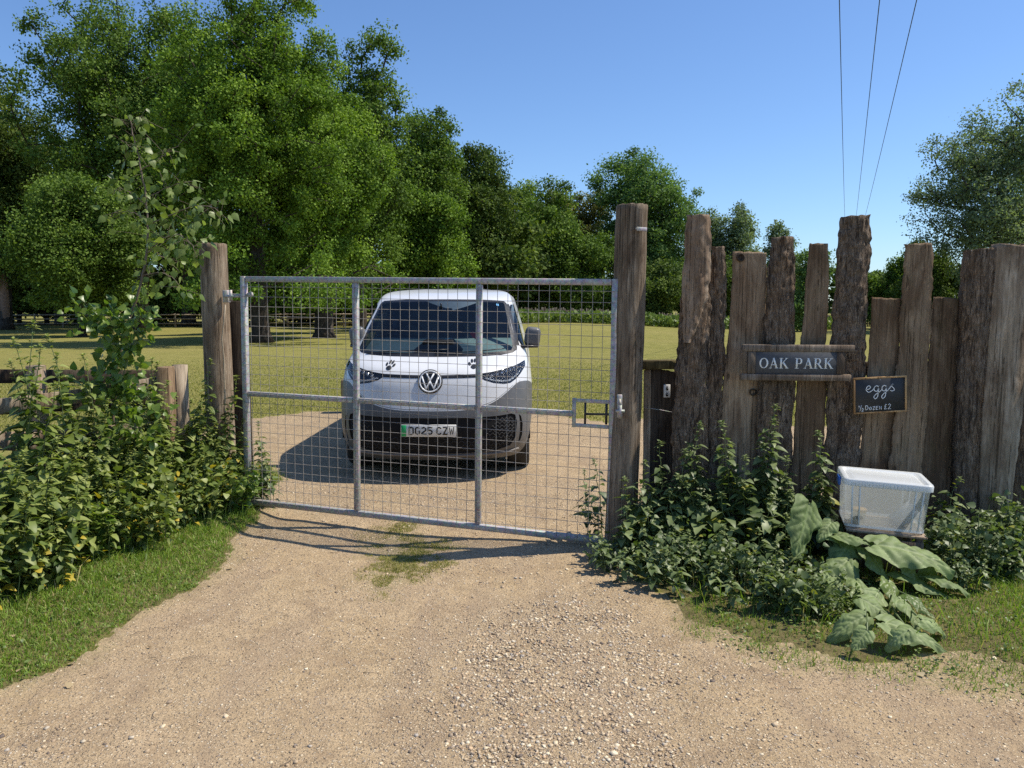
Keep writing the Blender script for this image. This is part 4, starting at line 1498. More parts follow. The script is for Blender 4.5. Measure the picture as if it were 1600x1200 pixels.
def round_post(name, label, cat, px, ptop, Y, rad, mat, seed, lean=0.0, group=None, chips=0.006, sink=0.35, k_=26):
    """round post whose top centre shows at (px,ptop) and foot stands at depth Y"""
    top = at(px, ptop, Y)
    x0 = top.x - lean
    z0 = float(hz(x0, Y))
    root = thing(name, label, cat, (x0, Y, z0), group)
    h = top.z - z0
    n = int(h / 0.03) + 2
    V = []
    zs = np.linspace(-sink, h, n)
    for z in zs:
        f = max(0, z / h)
        for j in range(k_):
            a = 2 * PI * j / k_
            d = fbm((math.cos(a) * 0.9 + seed, math.sin(a) * 0.9, z * 0.5), 1.6)
            e = fbm((math.cos(a) * 5 + seed, math.sin(a) * 5, z * 0.8), 2.5)
            r_ = rad * (1.03 - 0.08 * f) + 0.010 * d + chips * e
            V.append((r_ * math.cos(a) + lean * f, r_ * math.sin(a), z + (0.006 * e if z == zs[-1] else 0)))
    n = len(zs)
    for rr in (0.93, 0.5):
        for j in range(k_):
            a = 2 * PI * j / k_
            V.append((rr * rad * 0.95 * math.cos(a) + lean, rr * rad * 0.95 * math.sin(a), h + 0.006 + 0.003 * math.sin(j * 2.1)))
    i = np.arange(n + 1)[:, None] * k_
    j = np.arange(k_)[None, :]
    j2 = (j + 1) % k_
    F = [np.stack([i + j, i + j2, i + k_ + j2, i + k_ + j], -1).reshape(-1, 4), np.array([list(range((n + 1) * k_, (n + 2) * k_))])]
    mk('post_shaft', V, F, mat, root, smooth=True)
    return root, x0, z0, h


def slab(name, rows, Y, th, mat, parent, seed, rough=0.004, bulge=0.02, edge=0.006, yb=0.0, label=None, flat_top=True, botz=-0.15):
    """slab plank: rows of (py, px_left, px_right) seen at depth Y, front face towards the viewer"""
    o = parent.location
    zs, xl, xr = [], [], []
    for py, a, b in rows:
        p, q = at(a, py, Y), at(b, py, Y)
        zs.append(p.z)
        xl.append(p.x)
        xr.append(q.x)
    zs, xl, xr = map(np.array, (zs, xl, xr))
    s_ = np.argsort(zs)
    zs, xl, xr = zs[s_], xl[s_], xr[s_]
    if zs[0] > botz:   # carry the last slope into the ground
        m_ = 0.3
        xl = np.r_[xl[0] + (xl[0] - xl[1]) / (zs[1] - zs[0]) * (zs[0] - botz) * m_, xl]
        xr = np.r_[xr[0] + (xr[0] - xr[1]) / (zs[1] - zs[0]) * (zs[0] - botz) * m_, xr]
        zs = np.r_[botz, zs]
    n = int((zs[-1] - zs[0]) / 0.014)
    Z = np.linspace(zs[0], zs[-1], n)
    nf, nb = 22, 8
    V = []
    for z in Z:
        a, b = np.interp(z, zs, xl), np.interp(z, zs, xr)
        edge_ = edge * 1.7
        ea = edge_ * (fbm((seed, 0.3, z), 4) + 0.5 * fbm((seed, 3.3, z), 22))
        eb = edge_ * (fbm((seed, 7.3, z), 4) + 0.5 * fbm((seed, 9.3, z), 22))
        wide = 0.007 * min(1, max(0, (1.5 - z) / 0.3))
        a += ea - wide
        b += eb + wide
        for j in range(nf):
            s0 = j / (nf - 1) * 2 - 1
            x = (a + b) / 2 + (b - a) / 2 * math.sin(s0 * PI / 2 * 0.98) / math.sin(PI / 2 * 0.98)
            y = Y - th / 2 * (1 if abs(s0) < 0.96 else 0.55) - bulge * (1 - abs(math.sin(s0 * PI / 2)) ** 2.2)
            y -= rough * (1.5 * abs(fbm((x + 0.02 * fbm((x, seed, z), 9), seed, z * 0.22), 26)) - 0.4) * 1.6 + rough * 0.9 * fbm((x, seed, z * 0.5), 38)
            V.append((x - o.x, y - o.y + yb, z - o.z))
        for j in range(nb):
            s0 = 1 - (j + 0.5) / nb * 2
            x = (a + b) / 2 + (b - a) / 2 * s0 * 0.97
            V.append((x - o.x, Y + th / 2 - o.y + yb, z - o.z))
    K = nf + nb
    V = np.array(V)
    # slanted, slightly chipped top
    top = V[-K:]
    top[:, 2] += 0.02 * math.sin(seed * 3.1) * (top[:, 0] - top[:, 0].mean()) / 0.1 + 0.004 * np.sin(top[:, 0] * 90 + seed)
    i = np.arange(n - 1)[:, None] * K
    j = np.arange(K)[None, :]
    j2 = (j + 1) % K
    F = [np.stack([i + j, i + j2, i + K + j2, i + K + j], -1).reshape(-1, 4), np.array([list(range((n - 1) * K, n * K))])]
    ob = mk(name, V, F, mat, parent, smooth=False)
    if label:
        ob['label'] = label
    return ob


# gate posts
pr, *_ = round_post('gate_post', 'tallest round timber post at the latch end of the mesh gate', 'post', 988, 322, 5.36, 0.112, M_post, 3.0, lean=0.045, chips=0.005)
pl, *_ = round_post('gate_post', 'round timber post carrying the gate hinge on the left', 'post', 333, 382, 6.40, 0.112, M_post, 8.0, lean=-0.01, chips=0.003)
x_, y_ = at(372, 470, 6.5).x, 6.52
p = at(370, 470, 6.5)
sq = thing('square_post', 'dark squared timber post standing just behind the gate hinge', 'post', (p.x, 6.52, float(hz(p.x, 6.52))))
V, F = bbox(0.13, 0.13, p.z + 0.3, 0.008)
mb = MB()
mb.add(V, F, T(0, 0, (p.z + 0.3) / 2 - 0.3 - sq.location.z))
mb.build('post_shaft', M_dark, sq)

# hinge fittings, latch keep, screws and scraps on the posts
hp = at(352, 463, 6.27)
hinge = bpy.data.objects.new('hinge_bracket', None)
C.objects.link(hinge)
hinge.parent = pl
hinge.location = hp - pl.location
mb = MB()
mb.add(*bbox(0.045, 0.06, 0.10, 0.004), T(0, 0.03, 0))
mb.build('bracket_plate', M_galv, hinge)
mb = MB()
mb.add(*tube([(-0.01, 0, 0.0), (0.13, -0.04, 0.0)], 0.011, 8))
mb.add(*tube([(0.05, -0.015, -0.04), (0.05, -0.015, 0.05)], 0.013, 8))
mb.build('eye_bolt', M_galv, hinge)

kp_ = at(969, 640, 5.21)
keep_ = thing('latch_keep', 'galvanised latch keep screwed to the tallest post', 'latch', kp_)
mb = MB()
mb.add(*bbox(0.034, 0.012, 0.16, 0.003), T(0.0, 0.03, 0.02))
mb.build('plate', M_galv, keep_)
mb = MB()
mb.add(*tube([(-0.03, 0.0, -0.01), (0.03, 0.0, -0.01)], 0.010, 8))
mb.add(*tube([(0.0, 0.0, -0.06), (0.0, 0.0, 0.03)], 0.012, 8))
mb.add(*tube([(0.0, -0.0, 0.03), (0.0, 0.03, 0.07)], 0.008, 8))
mb.build('bolt', M_galv, keep_)
M_pale = plain('pale_scrap', (0.55, 0.53, 0.50), 0.6)
p = at(1003, 358, 5.235)
tg = thing('metal_tag', 'small bent metal tag nailed near the top of the latch post', 'tag', p)
mb = MB()
mb.add(*bbox(0.085, 0.004, 0.026, 0.001), Matrix.Rotation(0.5, 4, 'Z'))
mb.build('strip', M_galv, tg)
mb = MB()
mb.add(*tube([(-0.035, -0.012, 0.004), (-0.035, 0.02, 0.004)], 0.006, 6))
mb.build('nail', M_pale, tg)

# hook and wire on the hinge post
wp = at(356, 480, 6.28)
wr = thing('hanging_cable', 'pale cable hanging down the hinge post', 'cable', wp)
mb = MB()
mb.add(*tube([at(a, b, 6.27) - wp for a, b in ((352, 476), (350, 500), (347, 530), (350, 560), (351, 600), (352, 640), (352, 700))], 0.006, 6))
mb.build('cable_run', plain('pale_cable', (0.35, 0.28, 0.19), 0.6), wr)

# ---------------- slab fence
M_pale_slab = wood_mat('pale_bare_slab', (0.20, 0.15, 0.10), (0.42, 0.33, 0.235), (0.62, 0.52, 0.40), 0.5, 0.5)  # paler wood tones, used for the thickest slab alone
FY = 5.42
o0 = at(1300, 860, FY)
fence = thing('slab_fence', 'rustic fence of upright bark edged slabs of uneven height right of the gate', 'fence', (o0.x, FY, float(hz(o0.x, FY))))
M_deb = wood_mat('debarked_limb', (0.20, 0.15, 0.105), (0.33, 0.25, 0.18), (0.44, 0.36, 0.27), 0.5, 0.6)
# plank A: lower part bark, upper debarked
slab('plank', [(337, 1071, 1107), (370, 1070, 1110), (400, 1068, 1109), (440, 1065, 1108), (470, 1064, 1103), (500, 1064, 1093), (525, 1065, 1083), (535, 1067, 1078)], FY - 0.035, 0.05, M_deb, fence, 1.0, 0.006, 0.04, 0.010, label='upper length of the leftmost slab, stripped of bark', botz=9)
slab('plank', [(400, 1080, 1108), (430, 1069, 1108), (470, 1064, 1107), (500, 1062, 1108), (560, 1056, 1106), (700, 1050, 1103), (760, 1050, 1100)], FY, 0.06, M_bark, fence, 2.0, 0.007, 0.03, 0.012, label='bark covered lower length of the leftmost slab')
slab('plank', [(386, 1111, 1134), (450, 1107, 1134), (560, 1104, 1130), (640, 1101, 1125), (760, 1098, 1120)], FY + 0.03, 0.05, M_bark, fence, 3.0, 0.007, 0.018, 0.010, label='narrow bark edged slab beside the debarked one')
slab('plank', [(394, 1144, 1197), (450, 1142, 1196), (560, 1134, 1193), (640, 1127, 1186), (760, 1119, 1182)], FY + 0.045, 0.045, M_plank, fence, 4.0, 0.0015, 0.004, 0.004, label='broad smooth brown slab with a dark knot at its top')
slab('plank', [(371, 1204, 1240), (450, 1196, 1240), (530, 1190, 1241), (620, 1184, 1238), (760, 1180, 1234)], FY - 0.005, 0.05, M_bark, fence, 5.0, 0.009, 0.028, 0.010, label='bark covered slab left of the name sign')
slab('plank', [(381, 1263, 1293), (450, 1258, 1293), (540, 1250, 1288), (640, 1243, 1287), (760, 1236, 1281)], FY + 0.02, 0.045, M_saw, fence, 6.0, 0.0015, 0.004, 0.006, label='slim plain slab above the right half of the name sign')
slab('plank', [(338, 1311, 1356), (400, 1307, 1356), (480, 1300, 1351), (560, 1294, 1349), (640, 1290, 1345), (760, 1285, 1336)], FY, 0.06, M_bark, fence, 7.0, 0.010, 0.035, 0.012, label='tallest slab, thick with craggy bark on its right edge')
slab('plank', [(466, 1361, 1406), (560, 1356, 1402), (640, 1350, 1396), (760, 1341, 1389)], FY + 0.04, 0.04, M_saw, fence, 8.0, 0.0015, 0.004, 0.004, label='short plain slab behind the small blackboard')
slab('plank', [(381, 1412, 1454), (450, 1408, 1455), (560, 1402, 1448), (640, 1396, 1444), (770, 1387, 1437)], FY, 0.045, M_saw, fence, 9.0, 0.0025, 0.008, 0.012, label='tall plain slab with a ragged bark edge, right of the blackboard')
slab('plank', [(466, 1457, 1506), (560, 1450, 1502), (640, 1443, 1496), (800, 1432, 1486), (850, 1430, 1482)], FY + 0.03, 0.045, M_saw, fence, 10.0, 0.002, 0.008, 0.006, label='short slab second from the thick stump like slabs')
slab('plank', [(389, 1506, 1560), (420, 1503, 1560), (500, 1498, 1550), (640, 1492, 1530), (760, 1488, 1525), (880, 1484, 1524)], FY - 0.03, 0.09, M_bark, fence, 11.0, 0.005, 0.05, 0.008, label='thick half log with loose bark down its left side')
slab('plank', [(385, 1551, 1616), (450, 1545, 1618), (560, 1538, 1600), (640, 1532, 1590), (760, 1526, 1575), (880, 1522, 1566)], FY - 0.07, 0.09, M_pale_slab, fence, 12.0, 0.002, 0.05, 0.005, label='pale bare face of the thickest slab')
slab('plank', [(378, 1595, 1660), (560, 1602, 1650), (640, 1592, 1640), (760, 1578, 1630), (880, 1570, 1620)], FY + 0.02, 0.08, M_bark, fence, 13.0, 0.004, 0.05, 0.006, label='dark slab cut by the right edge of the photo')
slab('plank', [(400, 1664, 1730), (640, 1650, 1720), (880, 1640, 1700)], FY, 0.08, M_plank, fence, 14.0, 0.003, 0.03, 0.006)
slab('plank', [(350, 1745, 1800), (640, 1735, 1790), (880, 1720, 1780)], FY, 0.08, M_bark, fence, 15.0, 0.006, 0.03, 0.006)
# rails nailed behind the slabs
for zr in (0.55, 1.25):
    mb = MB()
    xa, xb = at(1060, 600, FY).x, at(1790, 600, FY).x
    mb.add(*beam((xa, FY + 0.13, zr), (xb, FY + 0.13, zr + 0.02), 0.05, 0.10, 0.006), T(*(-fence.location)))
    mb.build('rail', M_dark, fence)
# knot on the broad slab, iron ring below
kn = at(1158, 402, FY)
mb = MB()
a = np.linspace(0, 2 * PI, 15)[:-1]
mb.add(*tube([(kn.x + 0.024 * math.cos(q), FY + 0.008, kn.z + 0.024 * math.sin(q)) for q in list(a) + [a[0]]], 0.007, 6, False), T(*(-fence.location)))
mb.add(*lathe([(0.0, 0.0), (0.02, 0.0), (0.02, 0.01)], 12), T(*(Vector((kn.x, FY + 0.012, kn.z)) - fence.location)) @ Matrix.Rotation(PI / 2, 4, 'X'))
mb.build('knot', M_dark, fence)
kn = at(1177, 613, FY)
mb = MB()
mb.add(*tube([(kn.x + 0.021 * math.cos(q), FY + 0.005, kn.z + 0.021 * math.sin(q)) for q in list(a) + [a[0]]], 0.006, 6, False), T(*(-fence.location)))
mb.build('branch_scar', M_dark, fence)

# low panel between gate post and slab fence
p = at(1028, 575, 5.5)
gp = thing('low_gate_panel', 'short dark boarded panel with top rail between the tallest post and the slab fence', 'panel', (p.x, 5.5, float(hz(p.x, 5.5))))
o = gp.location
mb = MB()
a, b = at(1000, 570, 5.5), at(1056, 569, 5.5)
mb.add(*beam(Vector((a.x, 5.5, a.z)) - o, Vector((b.x, 5.5, b.z)) - o, 0.09, 0.065, 0.006))
mb.build('top_rail', wood_mat('mossy_rail', (0.07, 0.055, 0.025), (0.14, 0.115, 0.05), (0.2, 0.17, 0.08), 0.6, 0.3), gp)
slab('board', [(578, 1015, 1058), (700, 1014, 1056), (770, 1013, 1056)], 5.52, 0.04, M_dark, gp, 20.0, 0.001, 0.0, 0.001)
slab('edge_board', [(578, 1007, 1015), (700, 1006, 1014), (770, 1005, 1014)], 5.50, 0.03, M_post, gp, 21.0, 0.001, 0.0, 0.001)
mb = MB()
a, b = at(1042, 611, 5.47), None
mb.add(*bbox(0.047, 0.008, 0.094, 0.002), T(*(Vector((a.x, 5.47, a.z)) - o)))
mb.build('catch_plate', M_pale, gp)
mb = MB()
for dz in (0.022, -0.022):
    mb.add(*bbox(0.010, 0.006, 0.026, 0.001), T(*(Vector((a.x, 5.463, a.z + dz)) - o)))
    mb.add(*lathe([(0, 0), (0.009, 0), (0.009, 0.006), (0, 0.006)], 10), T(*(Vector((a.x, 5.466, a.z + dz - 0.008)) - o)) @ Matrix.Rotation(PI / 2, 4, 'X'))
mb.build('catch_slot', M_blackmetal, gp)
mb = MB()
mb.add(*tube([at(1006, 637, 5.46) - o, at(1030, 640, 5.455) - o, at(1050, 644, 5.45) - o], 0.0022, 5))
mb.build('tie_wire', M_galv, gp)

# ---------------- left rail fence
fp = [(-60, 5.0), (50, 5.35), (258, 6.08), (330, 6.45)]
fr = thing('rail_fence', 'pale timber rail fence half buried in nettles on the left', 'fence', (at(258, 575, 6.08).x, 6.08, float(hz(at(258, 575, 6.08).x, 6.08))))
o = fr.location


def fbox(name, px0, px1, ptop, Y, dy, mat, lab=None, h=None):
    a, b = at(px0, ptop, Y), at(px1, ptop, Y)
    wd = b.x - a.x
    hh_ = (h or a.z + 0.2)
    V, F = bbox(wd, dy, hh_, 0.007)
    V = V + 0.003 * np.array([[fbm(v, 9), fbm(v + 3, 9), fbm(v + 5, 9)] for v in V])
    mb = MB()
    mb.add(V, F, T(*(Vector(((a.x + b.x) / 2, Y, a.z - hh_ / 2)) - o)))
    ob = mb.build(name, mat, fr)
    if lab:
        ob['label'] = lab
    return ob


fbox('post', 248, 268, 573, 6.0, 0.12, M_saw, 'squared post with dark side')
top = at(281, 570, 6.12)
mb = MB()
mb.add(*tube([Vector((top.x, 6.12, -0.1)) - o, Vector((top.x, 6.12, 0.6)) - o, Vector((top.x, 6.12, top.z)) - o], 0.058, 18))
ob = mb.build('post', M_rail, fr, smooth=False)
ob['label'] = 'round post beside the squared one'
fbox('post', 46, 66, 571, 5.42, 0.11, M_rail)
fbox('post', -120, -98, 575, 4.9, 0.11, M_rail)
for (a, b, wz, mt) in [(at(-40, 640, 5.05), at(103, 622, 5.45), 0.105, M_rail), (at(103, 622, 5.46), at(252, 598, 6.03), 0.10, M_rail),
                       (at(-40, 688, 5.05), at(60, 690, 5.35), 0.13, M_rail), (at(60, 690, 5.36), at(252, 668, 6.03), 0.12, M_rail),
                       (at(-40, 748, 5.02), at(60, 742, 5.3), 0.13, M_rail), (at(60, 742, 5.3), at(252, 730, 6.0), 0.13, M_rail)]:
    mb = MB()
    mb.add(*beam(a - o, b - o, 0.03, wz, 0.004))
    mb.build('rail', mt, fr)
for (a, b) in [(at(-60, 588, 5.35), at(250, 588, 6.25)), (at(-60, 640, 5.35), at(250, 625, 6.25))]:
    mb = MB()
    mb.add(*beam(a - o, b - o, 0.03, 0.10, 0.004))
    mb.build('back_rail', M_dark, fr)
# stump of a post beyond the gate beside the van
p = at(545, 592, 12.4)
st = thing('short_post', 'short wooden stump post on the far side of the van nose', 'post', (p.x, 12.4, float(hz(p.x, 12.4))))
mb = MB()
mb.add(*bbox(0.22, 0.22, p.z + 0.1, 0.02), T(0, 0, p.z / 2 - 0.05))
mb.build('post_shaft', M_saw, st)

# ---------------- mesh gate
TL, BL_, TR, BR = at(381, 436, 6.22), at(388, 783, 6.22), at(962, 441, 5.33), at(953, 846, 5.33)
gate = thing('mesh_gate', 'galvanised field gate with square wire mesh in three framed panels, sagging towards the latch', 'gate', (BL_.x, 6.22, float(hz(BL_.x, 6.22))))
go = gate.location
U0 = Vector((TR.x - TL.x, TR.y - TL.y, 0)).normalized()
NN = Vector((U0.y, -U0.x, 0))       # towards the viewer


def gp2(u, v, n_=0.0):
    """u,v in 0..1 over the gate rectangle"""
    b = BL_.lerp(BR, u)
    t_ = TL.lerp(TR, u)
    return b.lerp(t_, v) + NN * n_ - go


mb = MB()
TW = 0.045
mb.add(*beam(gp2(0, -0.006), gp2(0, 1.012), TW, TW, 0.004, up=NN))
mb.add(*beam(gp2(1, -0.006), gp2(1, 1.012), TW, TW, 0.004, up=NN))
mb.add(*beam(gp2(0.0085, 1), gp2(0.9915, 1), TW - 0.002, TW - 0.002, 0.004, up=NN))
mb.add(*beam(gp2(0.0085, 0), gp2(0.9915, 0), TW - 0.002, TW - 0.002, 0.004, up=NN))
mb.build('outer_frame', M_galv, gate)


def u_at(px, v=0.5):
    lo, hi = 0, 1
    for _ in range(40):
        m_ = (lo + hi) / 2
        q = gp2(m_, v) + go
        x_ = 800 + FPX * q.x / (q.y * _c - (q.z - EYE) * _s)
        lo, hi = (m_, hi) if x_ < px else (lo, m_)
    return (lo + hi) / 2


us = [u_at(557), u_at(748)]
for u in us:
    mb = MB()
    mb.add(*beam(gp2(u, 0.013), gp2(u, 0.987), TW - 0.004, TW - 0.004, 0.003, up=NN))
    mb.build('upright', M_galv, gate)
vm = 0.492
ue = [0.0085] + us + [0.905]
for i in range(3):
    a, b = ue[i] + (0.0085 if i else 0), ue[i + 1] - (0.0085 if i < 2 else 0)
    mb = MB()
    mb.add(*beam(gp2(a, vm), gp2(b, vm), TW - 0.006, TW - 0.006, 0.003, up=NN))
    mb.build('middle_rail', M_galv, gate)
# latch box cut out of the mesh
lu0, lu1, lv0, lv1 = 0.908, 0.9915, 0.448, 0.545
mb = MB()
mb.add(*beam(gp2(lu0, lv0 - 0.009), gp2(lu0, lv1 + 0.009), 0.026, 0.016, 0.002, up=NN))
mb.add(*beam(gp2(lu0 + 0.003, lv0), gp2(lu1, lv0), 0.026, 0.015, 0.002, up=NN))
mb.add(*beam(gp2(lu0 + 0.003, lv1), gp2(lu1, lv1), 0.026, 0.015, 0.002, up=NN))
lb = mb.build('latch_box', M_galv, gate)
mb = MB()
um = (lu0 + lu1) / 2 - 0.015
mb.add(*tube([gp2(um, lv0 + 0.006), gp2(um, lv1 - 0.006)], 0.008, 8))
mb.add(*tube([gp2(um, (lv0 + lv1) / 2 - 0.003), gp2(1.035, (lv0 + lv1) / 2 + 0.004)], 0.008, 8))
mb.add(*tube([gp2(0.985, lv0 + 0.01), gp2(0.985, lv1 - 0.006)], 0.009, 8))
mb.build('latch_bolt', M_blackmetal, gate)
mb = MB()
mb.add(*tube([gp2(-0.035, 0.93), gp2(0.02, 0.93)], 0.010, 8))
mb.add(*tube([gp2(0.012, 0.93), gp2(0.025, 0.935)], 0.018, 8))
mb.build('hinge_pin', M_galv, gate)
# welded wire mesh, 76 mm squares, on the viewer's side of the frame
mb = MB()
Wg = (Vector((TR.x, TR.y, 0)) - Vector((TL.x, TL.y, 0))).length
Hg = 1.83
nu_, nv_ = int(round(Wg / 0.0762)), 23
rw = 0.0019
ro = np.random.default_rng(4)
for i in range(1, nu_):
    u = i / nu_
    segs = [(0.0, 1.0)]
    if lu0 < u < lu1:
        segs = [(0.0, lv0), (lv1, 1.0)]
    bow = ro.normal(0, 0.0012)
    for a, b in segs:
        m_ = [a + (b - a) * q / 5 for q in range(6)]
        mb.add(*tube([gp2(u + bow * math.sin(PI * q) / Wg * 3, q, 0.024) for q in m_], rw, 4, False))
for j in range(1, nv_ + 1):
    v = (j - 0.4) / (nv_ + 0.4)
    segs = [(0.0, 1.0)]
    if lv0 < v < lv1:
        segs = [(0.0, lu0)]
    bow = ro.normal(0, 0.0012)
    for a, b in segs:
        m_ = [a + (b - a) * q / 8 for q in range(9)]
        mb.add(*tube([gp2(q, v + bow * math.sin(PI * 2 * q), 0.027) for q in m_], rw, 4, False))
mb.build('wire_mesh', M_wire, gate)

# ---------------- signs
M_slate = plain('grey_slate', (0.062, 0.066, 0.075), 0.55, vary=0.25, sc=60)
M_letter = plain('off_white_paint', (0.85, 0.85, 0.80), 0.6, vary=0.08)


def serif(ch):
    """list of (polyline pts, widths) in a unit box height 1; returns width,list"""
    k_, n_ = 0.16, 0.06
    if ch == 'O':
        a = np.linspace(0, 2 * PI, 29)[:-1]
        return 0.86, [('c', [(0.43 + 0.345 * math.cos(q), 0.5 + 0.465 * math.sin(q)) for q in a], [n_ + (k_ - n_) * abs(math.cos(q)) ** 1.5 for q in a])]
    sf = lambda x, y, w_=0.3: ('l', [(x - w_ / 2, y), (x + w_ / 2, y)], [0.045, 0.045])
    if ch == 'A':
        return 0.88, [('l', [(0.16, 0.02), (0.44, 0.98)], [n_, n_]), ('l', [(0.42, 1.0), (0.74, 0.02)], [k_, k_]), ('l', [(0.26, 0.34), (0.62, 0.34)], [n_, n_]), sf(0.14, 0.022, 0.26), sf(0.74, 0.022, 0.32)]
    if ch == 'K':
        return 0.92, [('l', [(0.2, 0.02), (0.2, 0.98)], [k_, k_]), ('l', [(0.26, 0.42), (0.72, 0.96)], [n_, n_]), ('l', [(0.40, 0.58), (0.78, 0.02)], [k_, k_]), sf(0.2, 0.022, 0.34), sf(0.2, 0.978, 0.34), sf(0.78, 0.022, 0.30), sf(0.70, 0.978, 0.28)]
    bowl = lambda x0, y0, y1, rx: [(x0, y1), (x0 + 0.2, y1)] + [(x0 + 0.2 + rx * math.sin(q), (y0 + y1) / 2 + (y1 - y0) / 2 * math.cos(q)) for q in np.linspace(0.25, PI - 0.25, 10)] + [(x0 + 0.2, y0), (x0, y0)]
    bw = lambda m_: [n_, n_] + [n_ + (k_ - n_) * math.sin(q) for q in np.linspace(0.25, PI - 0.25, 10)] + [n_, n_]
    if ch == 'P':
        return 0.78, [('l', [(0.2, 0.02), (0.2, 0.98)], [k_, k_]), ('l', bowl(0.24, 0.46, 0.955, 0.20), bw(0)), sf(0.2, 0.022, 0.36), sf(0.13, 0.978, 0.2)]
    if ch == 'R':
        return 0.90, [('l', [(0.2, 0.02), (0.2, 0.98)], [k_, k_]), ('l', bowl(0.24, 0.49, 0.955, 0.19), bw(0)), ('l', [(0.42, 0.50), (0.78, 0.02)], [k_, k_ * 0.9]), sf(0.2, 0.022, 0.36), sf(0.13, 0.978, 0.2), sf(0.80, 0.022, 0.24)]
    return 0.45, []


def write_serif(mb, text, x0, y0, h, M, gap=0.06, z=0.0):
    x = x0
    for ch in text:
        w_, S_ = serif(ch)
        for q, (c_, pts, wd) in enumerate(S_):
            V, F = ribbon([(x + a * h, y0 + b * h) for a, b in pts], np.array(wd) * h, z, z + 0.0020 + 0.0003 * q, c_ == 'c')
            mb.add(V, F, M)
        x += (w_ + gap) * h
    return x


def text_w(text, h, gap=0.06):
    return sum((serif(c_)[0] + gap) * h for c_ in text)


SY = 5.30
a, b, c_, d = at(1180, 549, SY), at(1307, 550, SY), at(1180, 584, SY), at(1307, 585, SY)
ctr = (a + b + c_ + d) / 4
wd, hg = (b - a).length, (a - c_).length
ns = thing('name_sign', 'slate name sign in a rough timber frame fixed across the slabs', 'sign', ctr)
ns.rotation_euler = (0, R(0.4), 0)
mb = MB()
mb.add(*bbox(wd, 0.012, hg, 0.001))
mb.build('slate_panel', M_slate, ns)
for nm, x0, x1, z0_, z1_ in (('frame_top', -wd / 2 - 0.095, wd / 2 + 0.115, hg / 2, hg / 2 + 0.048), ('frame_bottom', -wd / 2 - 0.10, wd / 2 + 0.10, -hg / 2 - 0.046, -hg / 2), ('frame_side', -wd / 2 - 0.055, -wd / 2, -hg / 2, hg / 2), ('frame_side', wd / 2, wd / 2 + 0.055, -hg / 2, hg / 2)):
    V, F = bbox(x1 - x0, 0.035 if 'side' not in nm else 0.028, z1_ - z0_ - 0.001, 0.004)
    V = V + 0.002 * np.array([[fbm(v + x0, 14), fbm(v + 3, 14), fbm(v + z0_, 14)] for v in V])
    mb = MB()
    mb.add(V, F, T((x0 + x1) / 2, 0, (z0_ + z1_) / 2))
    mb.build(nm, M_frame, ns)
lh = 0.072
tw = text_w('OAK PARK', lh, 0.07)
xw = -tw / 2 + 0.003
for word in ('OAK', 'PARK'):
    mb = MB()
    xw = write_serif(mb, word, xw, -lh / 2 - 0.002, lh, Matrix.Translation((0, -0.006, 0)) @ Matrix.Rotation(PI / 2, 4, 'X'), 0.07)
    xw += 0.52 * lh
    mb.build('word', M_letter, ns)

# blackboard
SY2 = 5.28
a, b, c_, d = at(1332, 591, SY2), at(1415, 586, SY2), at(1335, 647, SY2), at(1417, 643, SY2)
ctr = (a + b + c_ + d) / 4
wd, hg = (b - a).length, (a - c_).length
eb = thing('blackboard_sign', 'small chalk blackboard with thin pine frame advertising eggs', 'sign', ctr)
eb.rotation_euler = (0, -math.atan2((b - a).z + (d - c_).z, 2 * wd), 0)
mb = MB()
mb.add(*bbox(wd - 0.01, 0.008, hg - 0.01, 0.001), T(0, 0.002, 0))
mb.build('board', plain('blackboard', (0.017, 0.018, 0.021), 0.55, vary=0.3, sc=20), eb)
M_pine = wood_mat('pine_frame', (0.36, 0.22, 0.10), (0.48, 0.30, 0.14), (0.58, 0.40, 0.20), 1.6, 0.1)
mb = MB()
t_ = 0.011
for x0, z0_, sx_, sz_ in ((0, hg / 2 - t_ / 2, wd, t_), (0, -hg / 2 + t_ / 2, wd, t_), (-wd / 2 + t_ / 2, 0, t_, hg - 2 * t_), (wd / 2 - t_ / 2, 0, t_, hg - 2 * t_)):
    mb.add(*bbox(sx_, 0.016, sz_, 0.001), T(x0, 0, z0_))
mb.build('frame', M_pine, eb)


def bez(pts, n=10):
    """Catmull-Rom through pts"""
    p = np.array(pts, float)
    P = np.vstack([2 * p[0] - p[1], p, 2 * p[-1] - p[-2]])
    out = []
    for i in range(1, len(P) - 2):
        for t in np.linspace(0, 1, n, endpoint=False):
            out.append(0.5 * ((2 * P[i]) + (-P[i - 1] + P[i + 1]) * t + (2 * P[i - 1] - 5 * P[i] + 4 * P[i + 1] - P[i + 2]) * t * t + (-P[i - 1] + 3 * P[i] - 3 * P[i + 1] + P[i + 2]) * t ** 3))
    out.append(p[-1])
    return np.array(out)


mb = MB()
MX = Matrix.Translation((0, -0.0022, 0)) @ Matrix.Rotation(PI / 2, 4, 'X')
